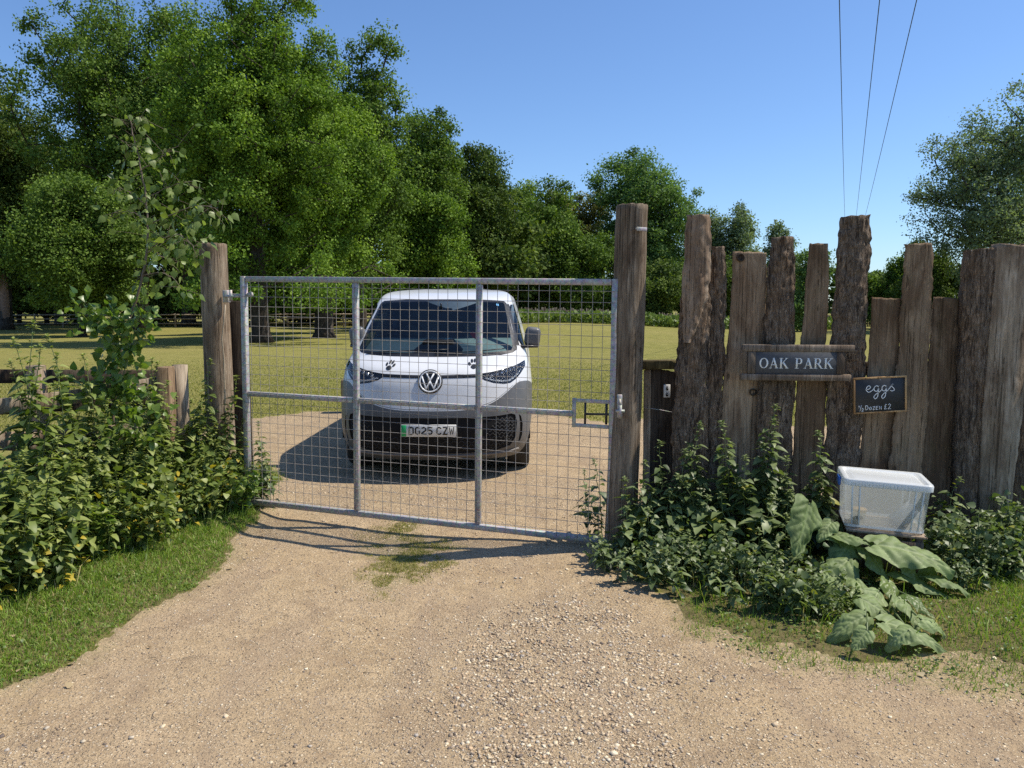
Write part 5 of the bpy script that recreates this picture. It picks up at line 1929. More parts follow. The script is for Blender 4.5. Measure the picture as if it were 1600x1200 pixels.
# "eggs" in joined handwriting; unit = x-height
es = [[(0.0, 0.42), (0.55, 0.55), (0.78, 0.85), (0.5, 1.08), (0.18, 0.8), (0.15, 0.3), (0.5, 0.0), (0.95, 0.2), (1.3, 0.55)],
      [(2.05, 0.85), (1.7, 1.02), (1.35, 0.7), (1.42, 0.2), (1.8, 0.12), (2.05, 0.6), (2.12, 0.95), (2.0, 0.1), (1.85, -0.8), (1.5, -1.15), (1.28, -0.85), (1.6, -0.4), (2.3, 0.1), (2.6, 0.45)],
      [(3.25, 0.85), (2.9, 1.02), (2.58, 0.7), (2.65, 0.2), (3.0, 0.12), (3.25, 0.6), (3.32, 0.95), (3.2, 0.1), (3.05, -0.8), (2.7, -1.15), (2.5, -0.85), (2.8, -0.4), (3.5, 0.2), (3.85, 0.7)],
      [(3.75, 0.5), (4.1, 1.0), (4.3, 1.15), (4.05, 0.85), (4.35, 0.5), (4.5, 0.2), (4.15, 0.0), (3.85, 0.12)]]
ux = 0.045
for q, s_ in enumerate(es):
    P = bez(s_, 7)
    mb.add(*ribbon([((x - 2.25) * ux * 0.98 - 0.0, y * ux * 0.92 + 0.022) for x, y in P], 0.0050, 0, 0.0010 + 0.0002 * q), MX)
# "1/2 DOZEN £2"
cap = {'D': [[(0, 0), (0, 1), (0.35, 0.95), (0.6, 0.6), (0.45, 0.15), (0, 0)]], 'O': [[(0.3, 0.8), (0.05, 0.5), (0.1, 0.1), (0.4, 0), (0.6, 0.35), (0.5, 0.7), (0.3, 0.8)]], 'Z': [[(0, 0.8), (0.5, 0.8), (0.05, 0.0), (0.55, 0.02)]],
       'E': [[(0.5, 0.8), (0, 0.8), (0, 0), (0.5, 0)], [(0, 0.4), (0.4, 0.42)]], 'N': [[(0, 0), (0.02, 0.8), (0.5, 0.0), (0.52, 0.8)]], '2': [[(0.0, 0.75), (0.25, 1), (0.5, 0.75), (0.3, 0.35), (0.0, 0.0), (0.55, 0.02)]],
       'L': [[(0.5, 0.85), (0.3, 1), (0.18, 0.8), (0.2, 0.3), (0.02, 0.02), (0.55, 0.04)], [(0.02, 0.48), (0.4, 0.5)]], '1': [[(0, 0.8), (0.15, 1), (0.12, 0.3)]], '/': [[(0.35, 1.15), (0.0, -0.25)]]}
x = -wd / 2 + 0.035
for ch, sc_, dy, adv in (('1', 0.7, 0.35, 0.25), ('/', 1.0, 0, 0.42), ('2', 0.7, -0.25, 0.85), ('D', 1, 0, 0.85), ('O', 0.8, 0, 0.75), ('Z', 0.85, 0, 0.75), ('E', 0.9, 0, 0.72), ('N', 0.9, 0, 1.1), ('L', 1.1, 0, 0.85), ('2', 1.15, 0, 0.8)):
    hh_ = 0.031
    for q, s_ in enumerate(cap[ch]):
        mb.add(*ribbon([(x + a * hh_ * sc_, -hg / 2 + 0.024 + (b * sc_ + dy) * hh_) for a, b in s_], 0.0032, 0, 0.0010 + 0.0003 * q), MX)
    x += adv * hh_
mb.build('chalk_writing', plain('chalk', (0.85, 0.85, 0.83), 0.9, vary=0.3, sc=300), eb)
mb = MB()
mb.add(*lathe([(0, 0.004), (0.004, 0.003), (0.004, 0)], 8), T(0, -0.004, hg / 2 - 0.02) @ Matrix.Rotation(PI / 2, 4, 'X'))
mb.build('screw', M_galv, eb)

# ---------------- clear plastic box on an old crate
k = NM('clear_frosted_plastic')
k.set((0.80, 0.84, 0.86), 0.22, 0, 0.5)
tr_ = k.n('ShaderNodeBsdfTransparent')
tr_.inputs[0].default_value = (0.94, 0.96, 0.97, 1)
tl_ = k.n('ShaderNodeBsdfTranslucent')
tl_.inputs[0].default_value = (0.80, 0.84, 0.86, 1)
m1 = k.n('ShaderNodeMixShader')
m1.inputs[0].default_value = 0.55
k.l(k.b.outputs[0], m1.inputs[1])
k.l(tl_.outputs[0], m1.inputs[2])
m2 = k.n('ShaderNodeMixShader')
m2.inputs[0].default_value = 0.50
k.l(m1.outputs[0], m2.inputs[1])
k.l(tr_.outputs[0], m2.inputs[2])
k.l(m2.outputs[0], k.out.inputs[0])
M_clear = k.m
k = NM('white_plastic_rim')
k.set((0.82, 0.85, 0.86), 0.3, 0, 0.5)
tl_ = k.n('ShaderNodeBsdfTranslucent')
tl_.inputs[0].default_value = (0.85, 0.88, 0.88, 1)
m1 = k.n('ShaderNodeMixShader')
m1.inputs[0].default_value = 0.4
k.l(k.b.outputs[0], m1.inputs[1])
k.l(tl_.outputs[0], m1.inputs[2])
k.l(m1.outputs[0], k.out.inputs[0])
M_rim = k.m
k = NM('frosted_lid_plastic')
k.set((0.80, 0.83, 0.84), 0.3, 0, 0.5)
tr_ = k.n('ShaderNodeBsdfTransparent')
m1 = k.n('ShaderNodeMixShader')
m1.inputs[0].default_value = 0.38
k.l(k.b.outputs[0], m1.inputs[1])
k.l(tr_.outputs[0], m1.inputs[2])
k.l(m1.outputs[0], k.out.inputs[0])
M_lid = k.m
BXW, BXD, BXH = 0.50, 0.40, 0.31
bp = at(1320, 824, 4.74)
yaw = R(-17)
cc = bp + Vector((math.cos(yaw) * BXW * 0.46 - math.sin(yaw) * BXD / 2, math.sin(yaw) * BXW * 0.46 + math.cos(yaw) * BXD / 2, 0))
pb = thing('storage_box', 'clear plastic storage box with clip lid standing against the slab fence', 'box', cc, rz=yaw)
pb.rotation_euler = (0, R(2.0), yaw)


def rrect(w_, d_, r_, k_=5):
    P = []
    for cx, cy, a0 in ((w_ / 2 - r_, d_ / 2 - r_, 0), (-w_ / 2 + r_, d_ / 2 - r_, 90), (-w_ / 2 + r_, -d_ / 2 + r_, 180), (w_ / 2 - r_, -d_ / 2 + r_, 270)):
        for q in range(k_ + 1):
            a = R(a0 + 90 * q / k_)
            P.append((cx + r_ * math.cos(a), cy + r_ * math.sin(a)))
    return P


def tub(levels, close_bot=True, close_top=False):
    """levels: (w,d,z,r)"""
    V, F = [], []
    for w_, d_, z, r_ in levels:
        V += [(x, y, z) for x, y in rrect(w_, d_, r_)]
    K = 24
    for i in range(len(levels) - 1):
        for j in range(K):
            F.append((i * K + j, i * K + (j + 1) % K, (i + 1) * K + (j + 1) % K, (i + 1) * K + j))
    if close_bot:
        F.append(tuple(range(K))[::-1])
    if close_top:
        F.append(tuple(range((len(levels) - 1) * K, len(levels) * K)))
    return np.array(V), F


mb = MB()
w0, d0, w1, d1 = BXW * 0.90, BXD * 0.88, BXW * 0.965, BXD * 0.96
mb.add(*tub([(w0, d0, 0.0, 0.03), (w1, d1, BXH - 0.05, 0.035), (w1 + 0.012, d1 + 0.012, BXH - 0.049, 0.035), (w1 + 0.014, d1 + 0.014, BXH - 0.02, 0.035)]))
mb.build('tub', M_clear, pb, smooth=False)
mb = MB()
for sx_ in (-1, 1):
    for sy_ in (-1, 1):
        for q in (0.42, 0.33):
            xa, xb = sx_ * w0 * q, sx_ * w1 * q
            mb.add(*beam((xa, sy_ * (d0 / 2 + 0.001), 0.01), (xb, sy_ * (d1 / 2 + 0.001), BXH - 0.05), 0.008, 0.006, 0.001, up=(0, 1, 0)))
mb.add(*tub([(w0 + 0.004, d0 + 0.004, -0.004, 0.03), (w0 + 0.008, d0 + 0.008, 0.012, 0.03)], False))
mb.build('corner_rib', M_rim, pb)
mb = MB()
mb.add(*tub([(w1 + 0.028, d1 + 0.028, BXH - 0.045, 0.035), (w1 + 0.030, d1 + 0.030, BXH - 0.012, 0.035), (w1 + 0.022, d1 + 0.022, BXH - 0.004, 0.033), (w1 - 0.02, d1 - 0.02, BXH - 0.006, 0.03)], False))
for q in range(22):
    x0 = -w1 / 2 + 0.03 + (w1 - 0.06) * q / 21
    mb.add(*bbox(0.004, 0.006, 0.030, 0.001), T(x0, -d1 / 2 - 0.0125, BXH - 0.028))
mb.build('rim', M_rim, pb)
mb = MB()
mb.add(*tub([(w1 - 0.02, d1 - 0.02, BXH - 0.006, 0.03), (w1 - 0.05, d1 - 0.05, BXH - 0.022, 0.02), (w1 - 0.06, d1 - 0.06, BXH - 0.021, 0.02), (w1 - 0.10, d1 - 0.09, BXH - 0.010, 0.02)], False, True))
mb.build('lid', M_lid, pb)
mb = MB()
M_blue = plain('blue_clip_plastic', (0.03, 0.12, 0.42), 0.35)
mb.add(*bbox(0.016, 0.11, 0.055, 0.005), T(-w1 / 2 - 0.022, 0, BXH - 0.055))
mb.build('clip_handle', M_blue, pb)
mb = MB()
mb.add(*bbox(0.016, 0.11, 0.055, 0.005), T(w1 / 2 + 0.022, 0, BXH - 0.055))
mb.build('clip_handle', M_blue, pb)
cup = thing('paper_cup', 'small cream paper cup with dark printed motif inside the plastic box', 'cup', pb.location)
cup.rotation_euler = pb.rotation_euler
MC = T(-0.145, -0.125, 0.004)
mb = MB()
mb.add(*lathe([(0.0, 0.0), (0.034, 0.0), (0.043, 0.095), (0.045, 0.097), (0.045, 0.101), (0.041, 0.101), (0.034, 0.01)], 28), MC)
mb.build('cup_body', plain('cream_card', (0.72, 0.62, 0.46), 0.6, vary=0.05), cup, smooth=True)
mb = MB()
mb.add(*lathe([(0.0435, 0.084), (0.0448, 0.096), (0.0462, 0.097), (0.0462, 0.102), (0.0, 0.1025)], 28), MC)
mb.build('cup_rim', plain('tan_rim', (0.55, 0.36, 0.16), 0.6), cup, smooth=True)
mb = MB()
for (x0, z0_, rx, rz2) in ((0.0, 0.055, 0.016, 0.010), (0.012, 0.048, 0.010, 0.012), (-0.012, 0.05, 0.010, 0.010), (0.002, 0.04, 0.014, 0.006)):
    P = []
    for q in range(12):
        an = 2 * PI * q / 12
        xx_, zz_ = x0 + rx * math.cos(an) * (1 + 0.2 * math.sin(3 * an)), z0_ + rz2 * math.sin(an)
        rr_ = 0.034 + 0.009 * zz_ / 0.095 + 0.0008 + 0.0002 * (x0 > 0)
        P.append((xx_, -math.sqrt(max(rr_ ** 2 - xx_ ** 2, 0)), zz_))
    mb.add(P, [tuple(range(12))], MC)
mb.build('printed_motif', plain('dark_print', (0.04, 0.045, 0.06), 0.6), cup)
eg = thing('folded_paper', 'folded grey sheet of paper leaning inside the right end of the plastic box', 'paper', pb.location)
eg.rotation_euler = pb.rotation_euler
mb = MB()
mb.add(*bbox(0.16, 0.003, 0.11, 0.0), T(0.13, -0.06, 0.07) @ Matrix.Rotation(R(-38), 4, 'Y') @ Matrix.Rotation(R(12), 4, 'X'))
mb.add(*bbox(0.15, 0.003, 0.10, 0.0), T(0.135, -0.04, 0.075) @ Matrix.Rotation(R(-46), 4, 'Y') @ Matrix.Rotation(R(-10), 4, 'X'))
mb.build('paper_sheet', plain('grey_paper', (0.42, 0.44, 0.47), 0.9), eg)
# crate under the box
ct = thing('wooden_crate', 'old low wooden crate hidden in leaves beneath the plastic box', 'crate', (cc.x, cc.y, float(hz(cc.x, cc.y))), rz=yaw)
hcr = cc.z - ct.location.z - 0.012
for q in range(4):
    mb = MB()
    mb.add(*bbox(0.46, 0.095, 0.016, 0.003), Matrix.Rotation(R(2.0), 4, 'Y') @ T(0, -0.165 + 0.11 * q, hcr - 0.010))
    mb.build('slat', M_rail, ct)
for sx_ in (-1, 1):
    for sy_ in (-1, 1):
        mb = MB()
        mb.add(*bbox(0.04, 0.04, hcr - 0.02, 0.004), T(sx_ * 0.20, sy_ * 0.17, hcr / 2 - 0.018))
        mb.build('leg', M_frame, ct)
for sy_ in (-1, 1):
    for q in range(2):
        mb = MB()
        mb.add(*bbox(0.44, 0.016, 0.075, 0.003), T(0, sy_ * 0.20, hcr * (0.35 + 0.42 * q) - 0.02))
        mb.build('side_board', M_frame, ct)

# ---------------- overhead cables
for i, (xt, xb) in enumerate(((1312, 1320), (1374, 1338), (1431, 1352))):
    far_, near_ = at(xb, 335, 78), at(xt, 0, 23.5)
    d = near_ - far_
    P = []
    for q in np.linspace(-0.3, 1.2, 40):
        pt = far_ + d * q
        pt.z += -0.5 * (q + 0.3) * (1.2 - q)
        P.append(pt)
    f_ = thing('power_cable', ['leftmost of the three overhead cables', 'middle one of the three overhead cables', 'rightmost of the three overhead cables, sloping most'][i] + ' crossing the blue sky', 'cable', P[0])
    mb = MB()
    mb.add(*tube([p - P[0] for p in P], 0.014, 6))
    mb.build('conductor', M_blackmetal, f_)
# pole the cables run to, hidden behind the tallest slab
pe = far_ + d * -0.3
pp_ = thing('power_pole', 'wooden power pole behind the slab fence where the overhead cables end', 'pole', (pe.x - 0.5, pe.y, float(hz(pe.x, pe.y))))
mb = MB()
mb.add(*tube([(0, 0, -0.5), (0, 0, pe.z - 0.2)], [0.15, 0.11], 12))
mb.build('pole_shaft', M_dark, pp_)
mb = MB()
mb.add(*beam((-0.9, 0, pe.z - 0.12 - pp_.location.z), (0.9, 0, pe.z - 0.12 - pp_.location.z), 0.1, 0.1, 0.01))
mb.build('crossarm', M_dark, pp_)

# ---------------- fences across the paddock
pf = thing('picket_fence', 'low weathered grey picket fence along the far side of the paddock', 'fence', (12, 70, float(hz(12, 70))))
mb = MB()
xx = np.arange(-1.5, 46, 0.15)
for i, x in enumerate(xx):
    z = float(hz(x, 70))
    h = 1.15 + rng.uniform(-0.13, 0.13)
    mb.add(*bbox(0.11, 0.03, h, 0), T(x - 12, 0, z + h / 2 - pf.location.z - 0.05) @ Matrix.Rotation(rng.normal(0, 0.03), 4, 'Y'))
mb.build('pickets', wood_mat('grey_pickets', (0.09, 0.08, 0.07), (0.13, 0.12, 0.10), (0.2, 0.185, 0.16), 0.3, 0.2), pf)
for zr in (0.35, 0.9):
    mb = MB()
    mb.add(*tube([(x - 12, 0.05, float(hz(x, 70)) + zr - pf.location.z) for x in np.arange(-1.5, 46, 3)], 0.035, 4))
    mb.build('rail', M_dark, pf)
wf = thing('post_and_rail_fence', 'pale post and rail fence crossing the far left of the paddock', 'fence', (-35, 66, float(hz(-35, 66))))
xs_ = np.arange(-60, -5, 2.4)
for x in xs_:
    mb = MB()
    z = float(hz(x, 66)) - wf.location.z
    mb.add(*bbox(0.12, 0.10, 1.3, 0.01), T(x + 35, 0, z + 0.55))
    mb.build('post', M_rail, wf)
for zr in (0.35, 0.75, 1.1):
    mb = MB()
    mb.add(*tube([(x + 35, -0.08, float(hz(x, 66)) + zr - wf.location.z) for x in xs_], 0.055, 4))
    mb.build('rail', M_rail, wf)

# ------------------------------------------------------------------ van
VL = 4.60
YC = [(.2, .16), (.26, .09), (.35, .03), (.5, 0), (.68, 0.015), (.80, .04), (.95, .075), (1.04, .115), (1.10, .17), (1.15, .27), (1.19, .42), (1.30, .565), (1.5, .83), (1.77, 1.24), (1.82, 1.36), (1.87, 1.6), (1.905, 1.95), (1.93, 2.5), (1.94, 2.9)]
WW = [(.2, .90), (.26, .94), (.4, .975), (.6, .99), (.9, .99), (1.05, .975), (1.19, .94), (1.3, .905), (1.5, .85), (1.77, .765), (1.82, .75), (1.87, .725), (1.905, .665), (1.93, .53), (1.94, .3)]
DD_ = [(.2, .7), (1.05, .75), (1.19, .55), (1.77, .36), (1.87, .3), (1.94, .1)]


def smooth_tab(tab, s_=0.025):
    z = np.linspace(0.2, 1.94, 700)
    v = np.interp(z, [a for a, b in tab], [b for a, b in tab])
    k_ = np.exp(-0.5 * (np.arange(-40, 41) * (z[1] - z[0]) / s_) ** 2)
    k_ /= k_.sum()
    pad = np.r_[2 * v[0] - v[40:0:-1], v, 2 * v[-1] - v[-2:-42:-1]]
    return z, np.convolve(pad, k_, 'valid')


TY, TWd, TD = smooth_tab(YC), smooth_tab(WW), smooth_tab(DD_)


def VS(t, z, off=0.0):
    t = np.asarray(t, float)
    z = np.asarray(z, float)

    def S0(t, z):
        w_ = np.interp(z, *TWd)
        yc = np.interp(z, *TY)
        d = np.interp(z, *TD)
        a = np.clip(np.abs(t), 1e-6, 1) * PI / 2
        x = np.sign(t) * w_ * np.sin(a) ** (2 / 2.6)
        y = yc + d * (1 - np.maximum(np.cos(a), 0) ** (2 / 2.6))
        ex = np.maximum(np.abs(t) - 1, 0)
        y = y + ex * (VL - y) / 3.0
        return np.stack([x, y, z], -1)
    P = S0(t, z)
    if np.any(off):
        e = 0.004
        a = S0(t + e, z) - S0(t - e, z)
        b = S0(t, np.minimum(z + e, 1.94)) - S0(t, z - e)
        n_ = np.cross(a, b)
        n_ /= np.linalg.norm(n_, axis=-1, keepdims=True) + 1e-12
        P = P + n_ * np.asarray(off)[..., None] if np.ndim(off) else P + n_ * off
    return P


VX, VY, VYAW = -0.792, 7.32, R(1.0)
van = thing('parked_van', 'white electric van with dark windscreen and grey bumper parked nose on behind the mesh gate', 'van', (VX, VY, 0.0))
van.rotation_euler = (0, 0, -VYAW)


def carpaint(name, col, rough=0.28, coat=0.6):
    k = NM(name)
    n = k.noise(k.coord(), 3, 5, 0.7)
    c2 = k.mix(1.0, col, k.ramp(n, [(0.35, 0.93), (0.65, 1.0)]), 'MULTIPLY')
    k.set(c2, rough, 0.0, 0.5, Coat_Weight=coat, Coat_Roughness=0.05)
    return k.m


M_white = carpaint('white_paint', (0.64, 0.65, 0.66), 0.35, 0.5)
M_bump = plain('grey_bumper_plastic', (0.105, 0.105, 0.107), 0.42, vary=0.12, sc=8)
M_black = plain('black_trim', (0.012, 0.012, 0.013), 0.35)
M_mat = plain('matt_black_plastic', (0.010, 0.010, 0.011), 0.75, spec=0.2)
M_tyre = plain('tyre_rubber', (0.03, 0.029, 0.028), 0.85, vary=0.3)
M_silver = plain('silver_trim', (0.55, 0.56, 0.57), 0.25, 0.8)
k = NM('windscreen_glass')
k.set((0.012, 0.024, 0.05), 0.03, 0, 0.5, IOR=2.0)  # navy base paints in part of the glass's blue sky reflection
tp = k.n('ShaderNodeBsdfTransparent')
tp.inputs[0].default_value = (0.66, 0.78, 0.80, 1)
m1 = k.n('ShaderNodeMixShader')
lw = k.n('ShaderNodeLayerWeight')
lw.inputs[0].default_value = 0.3
f_ = k.math('SUBTRACT', 0.85, k.math('MULTIPLY', lw.outputs['Fresnel'], 0.7), True)
k.l(f_, m1.inputs[0])
k.l(k.b.outputs[0], m1.inputs[1])
k.l(tp.outputs[0], m1.inputs[2])
k.l(m1.outputs[0], k.out.inputs[0])
M_glass = k.m
k = NM('headlight_glass')
k.set((0.9, 0.93, 0.95), 0.02, 0, 0.5, IOR=1.45, Transmission_Weight=1.0)
M_lens = k.m


def mir(P):
    return [(-a, b) for a, b in P][::-1]


WIND = [(-0.60, 1.232), (-0.45, 1.214), (-0.25, 1.204), (0, 1.20), (0.25, 1.204), (0.45, 1.214), (0.60, 1.232), (0.69, 1.262), (0.685, 1.5), (0.70, 1.745), (0.64, 1.772), (0.3, 1.785), (0, 1.788), (-0.3, 1.785), (-0.64, 1.772), (-0.70, 1.745), (-0.685, 1.5), (-0.69, 1.262)]
GLS = [(-0.59, 1.258), (-0.3, 1.240), (0, 1.236), (0.3, 1.240), (0.59, 1.258), (0.625, 1.29), (0.63, 1.5), (0.645, 1.735), (0.62, 1.752), (0, 1.766), (-0.62, 1.752), (-0.645, 1.735), (-0.63, 1.5), (-0.625, 1.29)]
QG = [(0.75, 1.36), (0.742, 1.5), (0.755, 1.70), (0.80, 1.73), (1.52, 1.735), (1.55, 1.30), (1.5, 1.26), (0.93, 1.26), (0.82, 1.285)]
HL = [(0.235, 1.050), (0.34, 1.066), (0.465, 1.092), (0.60, 1.118), (0.74, 1.148), (0.80, 1.155), (0.785, 1.11), (0.70, 1.062), (0.63, 1.015), (0.58, 0.985), (0.52, 0.955), (0.45, 0.948), (0.36, 0.962), (0.29, 0.99), (0.25, 1.020)]
DRL = [(0.285, 1.008), (0.36, 0.980), (0.45, 0.966), (0.52, 0.972), (0.575, 1.002), (0.63, 1.035), (0.69, 1.078), (0.668, 1.076), (0.61, 1.04), (0.56, 1.012), (0.51, 0.990), (0.45, 0.984), (0.37, 0.997), (0.30, 1.02)]
LINE = [(-0.235, 1.050), (-0.12, 1.044), (0, 1.040), (0.12, 1.044), (0.235, 1.050), (0.25, 1.020), (0.12, 1.016), (0, 1.013), (-0.12, 1.016), (-0.25, 1.020)]
BT = [(0, .703), (.10, .706), (.17, .714), (.25, .733), (.33, .765), (.39, .80), (.45, .847), (.50, .885), (.55, .922), (.60, .95), (.65, .962), (.72, .962), (.80, .955), (.90, .93), (.98, .90)]
wheel_c = (0.93, 0.355)


def t_of(y, z):
    ts = np.linspace(0.3, 3.9, 1500)
    ys = VS(ts, np.full(1500, z))[:, 1]
    return float(np.interp(y, ys, ts))


ARCH = []
for q in range(23):
    a = PI * q / 22
    y_, z_ = wheel_c[0] - 0.405 * math.cos(a), wheel_c[1] + 0.405 * math.sin(a)
    ARCH.append((t_of(y_, z_), z_))
ARCH = [(t_of(wheel_c[0] - 0.405, 0.2) , 0.2)] + ARCH + [(t_of(wheel_c[0] + 0.405, 0.2), 0.2)]
ARCH2 = []
for q in range(23):
    a = PI * q / 22
    y_, z_ = 3.90 - 0.405 * math.cos(a), wheel_c[1] + 0.405 * math.sin(a)
    ARCH2.append((t_of(y_, z_), z_))
ARCH2 = [(t_of(3.90 - 0.405, 0.2), 0.2)] + ARCH2 + [(t_of(3.90 + 0.405, 0.2), 0.2)]
bt_end = (ARCH[5][0] + 0.0, ARCH[5][1])
BUMP_R = BT + [(1.12, 0.86), (1.4, 0.80), (1.7, 0.55), (2.6, 0.45), (3.2, 0.75), (3.8, 0.75), (4.0, 0.5), (4.0, 0.2)]
BUMP = mir(BUMP_R[1:]) + BUMP_R
GRILLE = [(-.57, .645), (-.525, .66), (-.4, .648), (-.2, .640), (0, .636), (.2, .640), (.4, .648), (.525, .66), (.57, .645), (.60, .57), (.59, .42), (.54, .335), (.40, .30), (.2, .283), (0, .278), (-.2, .283), (-.40, .30), (-.54, .335), (-.59, .42), (-.60, .57)]
VENT = [(.618, .645), (.65, .625), (.685, .54), (.688, .43), (.665, .36), (.64, .365), (.648, .48), (.64, .56)]
BON = [(0, 0.715)]
DOORSEAM = [(1.02, 0.45), (1.026, 0.45), (0.97, 1.24), (0.964, 1.24)]
DOORSEAM2 = [(1.62, 0.45), (1.626, 0.45), (1.62, 1.76), (1.614, 1.76)]
# bonnet shut line: thin band just above the bumper edge
SL = [(a, b + 0.010) for a, b in BT[:9]]
SEAM = mir(SL[1:]) + SL + [(a, b + 0.0045) for a, b in SL[::-1]] + [(-a, b + 0.0045) for a, b in SL[1:]]
PIL = [(0.685, 1.30), (0.76, 1.30), (0.765, 1.735), (0.695, 1.735)]  # only right pillar blackened; white left strip stands in for a lit highlight
REG = [('glass', GLS), ('frit', PIL), ('frit', WIND), ('qglass', QG), ('qglass', mir(QG)), ('drl', DRL), ('drl', mir(DRL)), ('lamp', HL), ('lamp', mir(HL)), ('line', LINE), ('hole', ARCH), ('hole', mir(ARCH)), ('hole', ARCH2), ('hole', mir(ARCH2)),
       ('vent', VENT), ('vent', mir(VENT)), ('grille', GRILLE), ('seam', SEAM), ('seam', DOORSEAM), ('seam', mir(DOORSEAM)), ('seam', DOORSEAM2), ('seam', mir(DOORSEAM2)), ('bumper', BUMP + [(-4.0, 0.2)])]


def dens(P, step=0.02):
    out = []
    n = len(P)
    for i in range(n):
        a, b = np.array(P[i]), np.array(P[(i + 1) % n])
        m_ = max(1, int(np.linalg.norm(b - a) / step))
        for q in range(m_):
            out.append(tuple(a + (b - a) * q / m_))
    return out


pts, edges = [], []
tg_ = sorted(set(list(np.round(np.arange(-1, 1.001, 0.02), 4)) + list(np.round(np.arange(1.05, 4.01, 0.08), 4)) + list(np.round(-np.arange(1.05, 4.01, 0.08), 4)) + [-4.0, 4.0]))
zg_ = list(np.arange(0.2, 1.80, 0.02)) + list(np.arange(1.80, 1.9401, 0.007)) + [1.94]
zg_ = sorted(set(np.round(zg_, 4)))
for t_ in tg_:
    for z_ in zg_:
        pts.append((t_ * 1.0, z_))
for nm, P in REG:
    D_ = dens(P, 0.015 if nm not in ('bumper', 'hole') else 0.03)
    b0 = len(pts)
    pts += [(float(a), float(min(max(b, 0.2), 1.94))) for a, b in D_]
    n = len(D_)
    edges += [(b0 + i, b0 + (i + 1) % n) for i in range(n)]
res = delaunay_2d_cdt([Vector(p) for p in pts], edges, [], 0, 1e-4)
cv = np.array([v[:] for v in res[0]])
cf = np.array([f for f in res[2] if len(f) == 3])
cen = cv[cf].mean(1)
lab = np.full(len(cf), 'body', dtype=object)
for nm, P in REG[::-1]:
    ins = inside_dist(cen[:, 0], cen[:, 1], np.array(P)) > 0
    lab[ins] = nm
P3 = VS(cv[:, 0], cv[:, 1])


def region(names, name, mat, off=0.0, label=None, parent=van, thick=0.0):
    m_ = np.isin(lab, names)
    f = cf[m_]
    used, inv_ = np.unique(f, return_inverse=True)
    f2 = inv_.reshape(-1, 3)
    V = VS(cv[used, 0], cv[used, 1], off) if off else P3[used]
    F = [f2]
    if thick:
        e = np.concatenate([f2[:, [0, 1]], f2[:, [1, 2]], f2[:, [2, 0]]])
        es = {tuple(x) for x in e}
        bd = [x for x in es if (x[1], x[0]) not in es]
        n_ = len(V)
        V = np.vstack([V, VS(cv[used, 0], cv[used, 1], off - thick)])
        F.append(np.array([(b, a, a + n_, b + n_) for a, b in bd]))
    return mk(name, V, F, mat, parent, smooth=True)


region(['body'], 'body', M_white)
region(['bumper'], 'bumper', M_bump)
ws = region(['glass'], 'windscreen', M_glass)
region(['frit'], 'screen_surround', M_black, -0.001)
for nm_, on_, mt_, of_ in (('qglass', 'side_window', M_glass, 0.0), ('vent', 'air_vent', M_black, -0.03)):
    for sgn in (-1, 1):
        sv_ = lab.copy()
        lab[(lab == nm_) & (np.sign(cen[:, 0]) != sgn)] = 'x'
        region([nm_], on_, mt_, of_, thick=of_)
        lab = sv_
region(['seam'], 'shut_line', M_black, -0.002)
region(['line'], 'nose_strip', M_black, 0.004, thick=0.006)
region(['grille'], 'lower_grille', M_mat, -0.012, thick=-0.012)

# headlights: one object per side
for sgn in (-1, 1):
    m_ = np.isin(lab, ['lamp', 'drl']) & (np.sign(cen[:, 0]) == sgn)
    keep_l = lab.copy()
    lab[~m_ & np.isin(lab, ['lamp', 'drl'])] = 'x'
    hl = region(['lamp', 'drl'], 'headlight', M_black, -0.014, thick=-0.014)
    region(['drl'], 'light_strip', plain('lamp_strip', (0.50, 0.53, 0.56), 0.2, 0.3), -0.004, parent=hl, thick=0.008)
    # reflector blocks
    mb = MB()
    for q in range(7):
        t_ = 0.33 + 0.047 * q
        zc = 1.02 + 0.012 * q
        P_ = VS(sgn * np.array([t_, t_ + 0.036, t_ + 0.040, t_ + 0.004]), np.array([zc - 0.012, zc - 0.002, zc + 0.036 + 0.004 * q, zc + 0.024 + 0.003 * q]), -0.006)
        P2 = VS(sgn * np.array([t_, t_ + 0.036, t_ + 0.040, t_ + 0.004]), np.array([zc - 0.012, zc - 0.002, zc + 0.036 + 0.004 * q, zc + 0.024 + 0.003 * q]), -0.012)
        mb.add(np.vstack([P_, P2]), [(0, 1, 2, 3), (0, 4, 5, 1), (1, 5, 6, 2), (2, 6, 7, 3), (3, 7, 4, 0)])
    mb.build('reflector', plain('lamp_reflector', (0.62, 0.64, 0.67), 0.18, 0.9, vary=0.4, sc=80), hl)
    region(['lamp', 'drl'], 'lens', M_lens, 0.001, parent=hl)
    lab = keep_l
# rear closing panel, floor, wheel wells
n = 60
zt = np.linspace(0.2, 1.94, n)
A_ = VS(np.full(n, 4.0), zt)
B_ = VS(np.full(n, -4.0), zt)
mk('rear_panel', np.vstack([A_, B_]), np.array([(i, i + 1, n + i + 1, n + i) for i in range(n - 1)]), M_white, van)
ts = np.linspace(-1, 1, 40)
fl = VS(ts, np.full(40, 0.21))
fl = np.vstack([fl * [0.96, 1, 1] + [0, 0.02, 0.03], [(0.7, 4.5, 0.24), (-0.7, 4.5, 0.24)]])
mk('underbody', fl, [tuple(range(len(fl)))], M_mat, van)
mb = MB()
ts = np.linspace(-1, 1, 60)
for i, zz_ in enumerate((1.938,)):
    P_ = VS(np.concatenate([[-3.9], ts, [3.9]]), np.full(62, 1.9399))
mb.add(P_, [tuple(range(62))])
mb.build('roof_skin', M_white, van)
mb = MB()
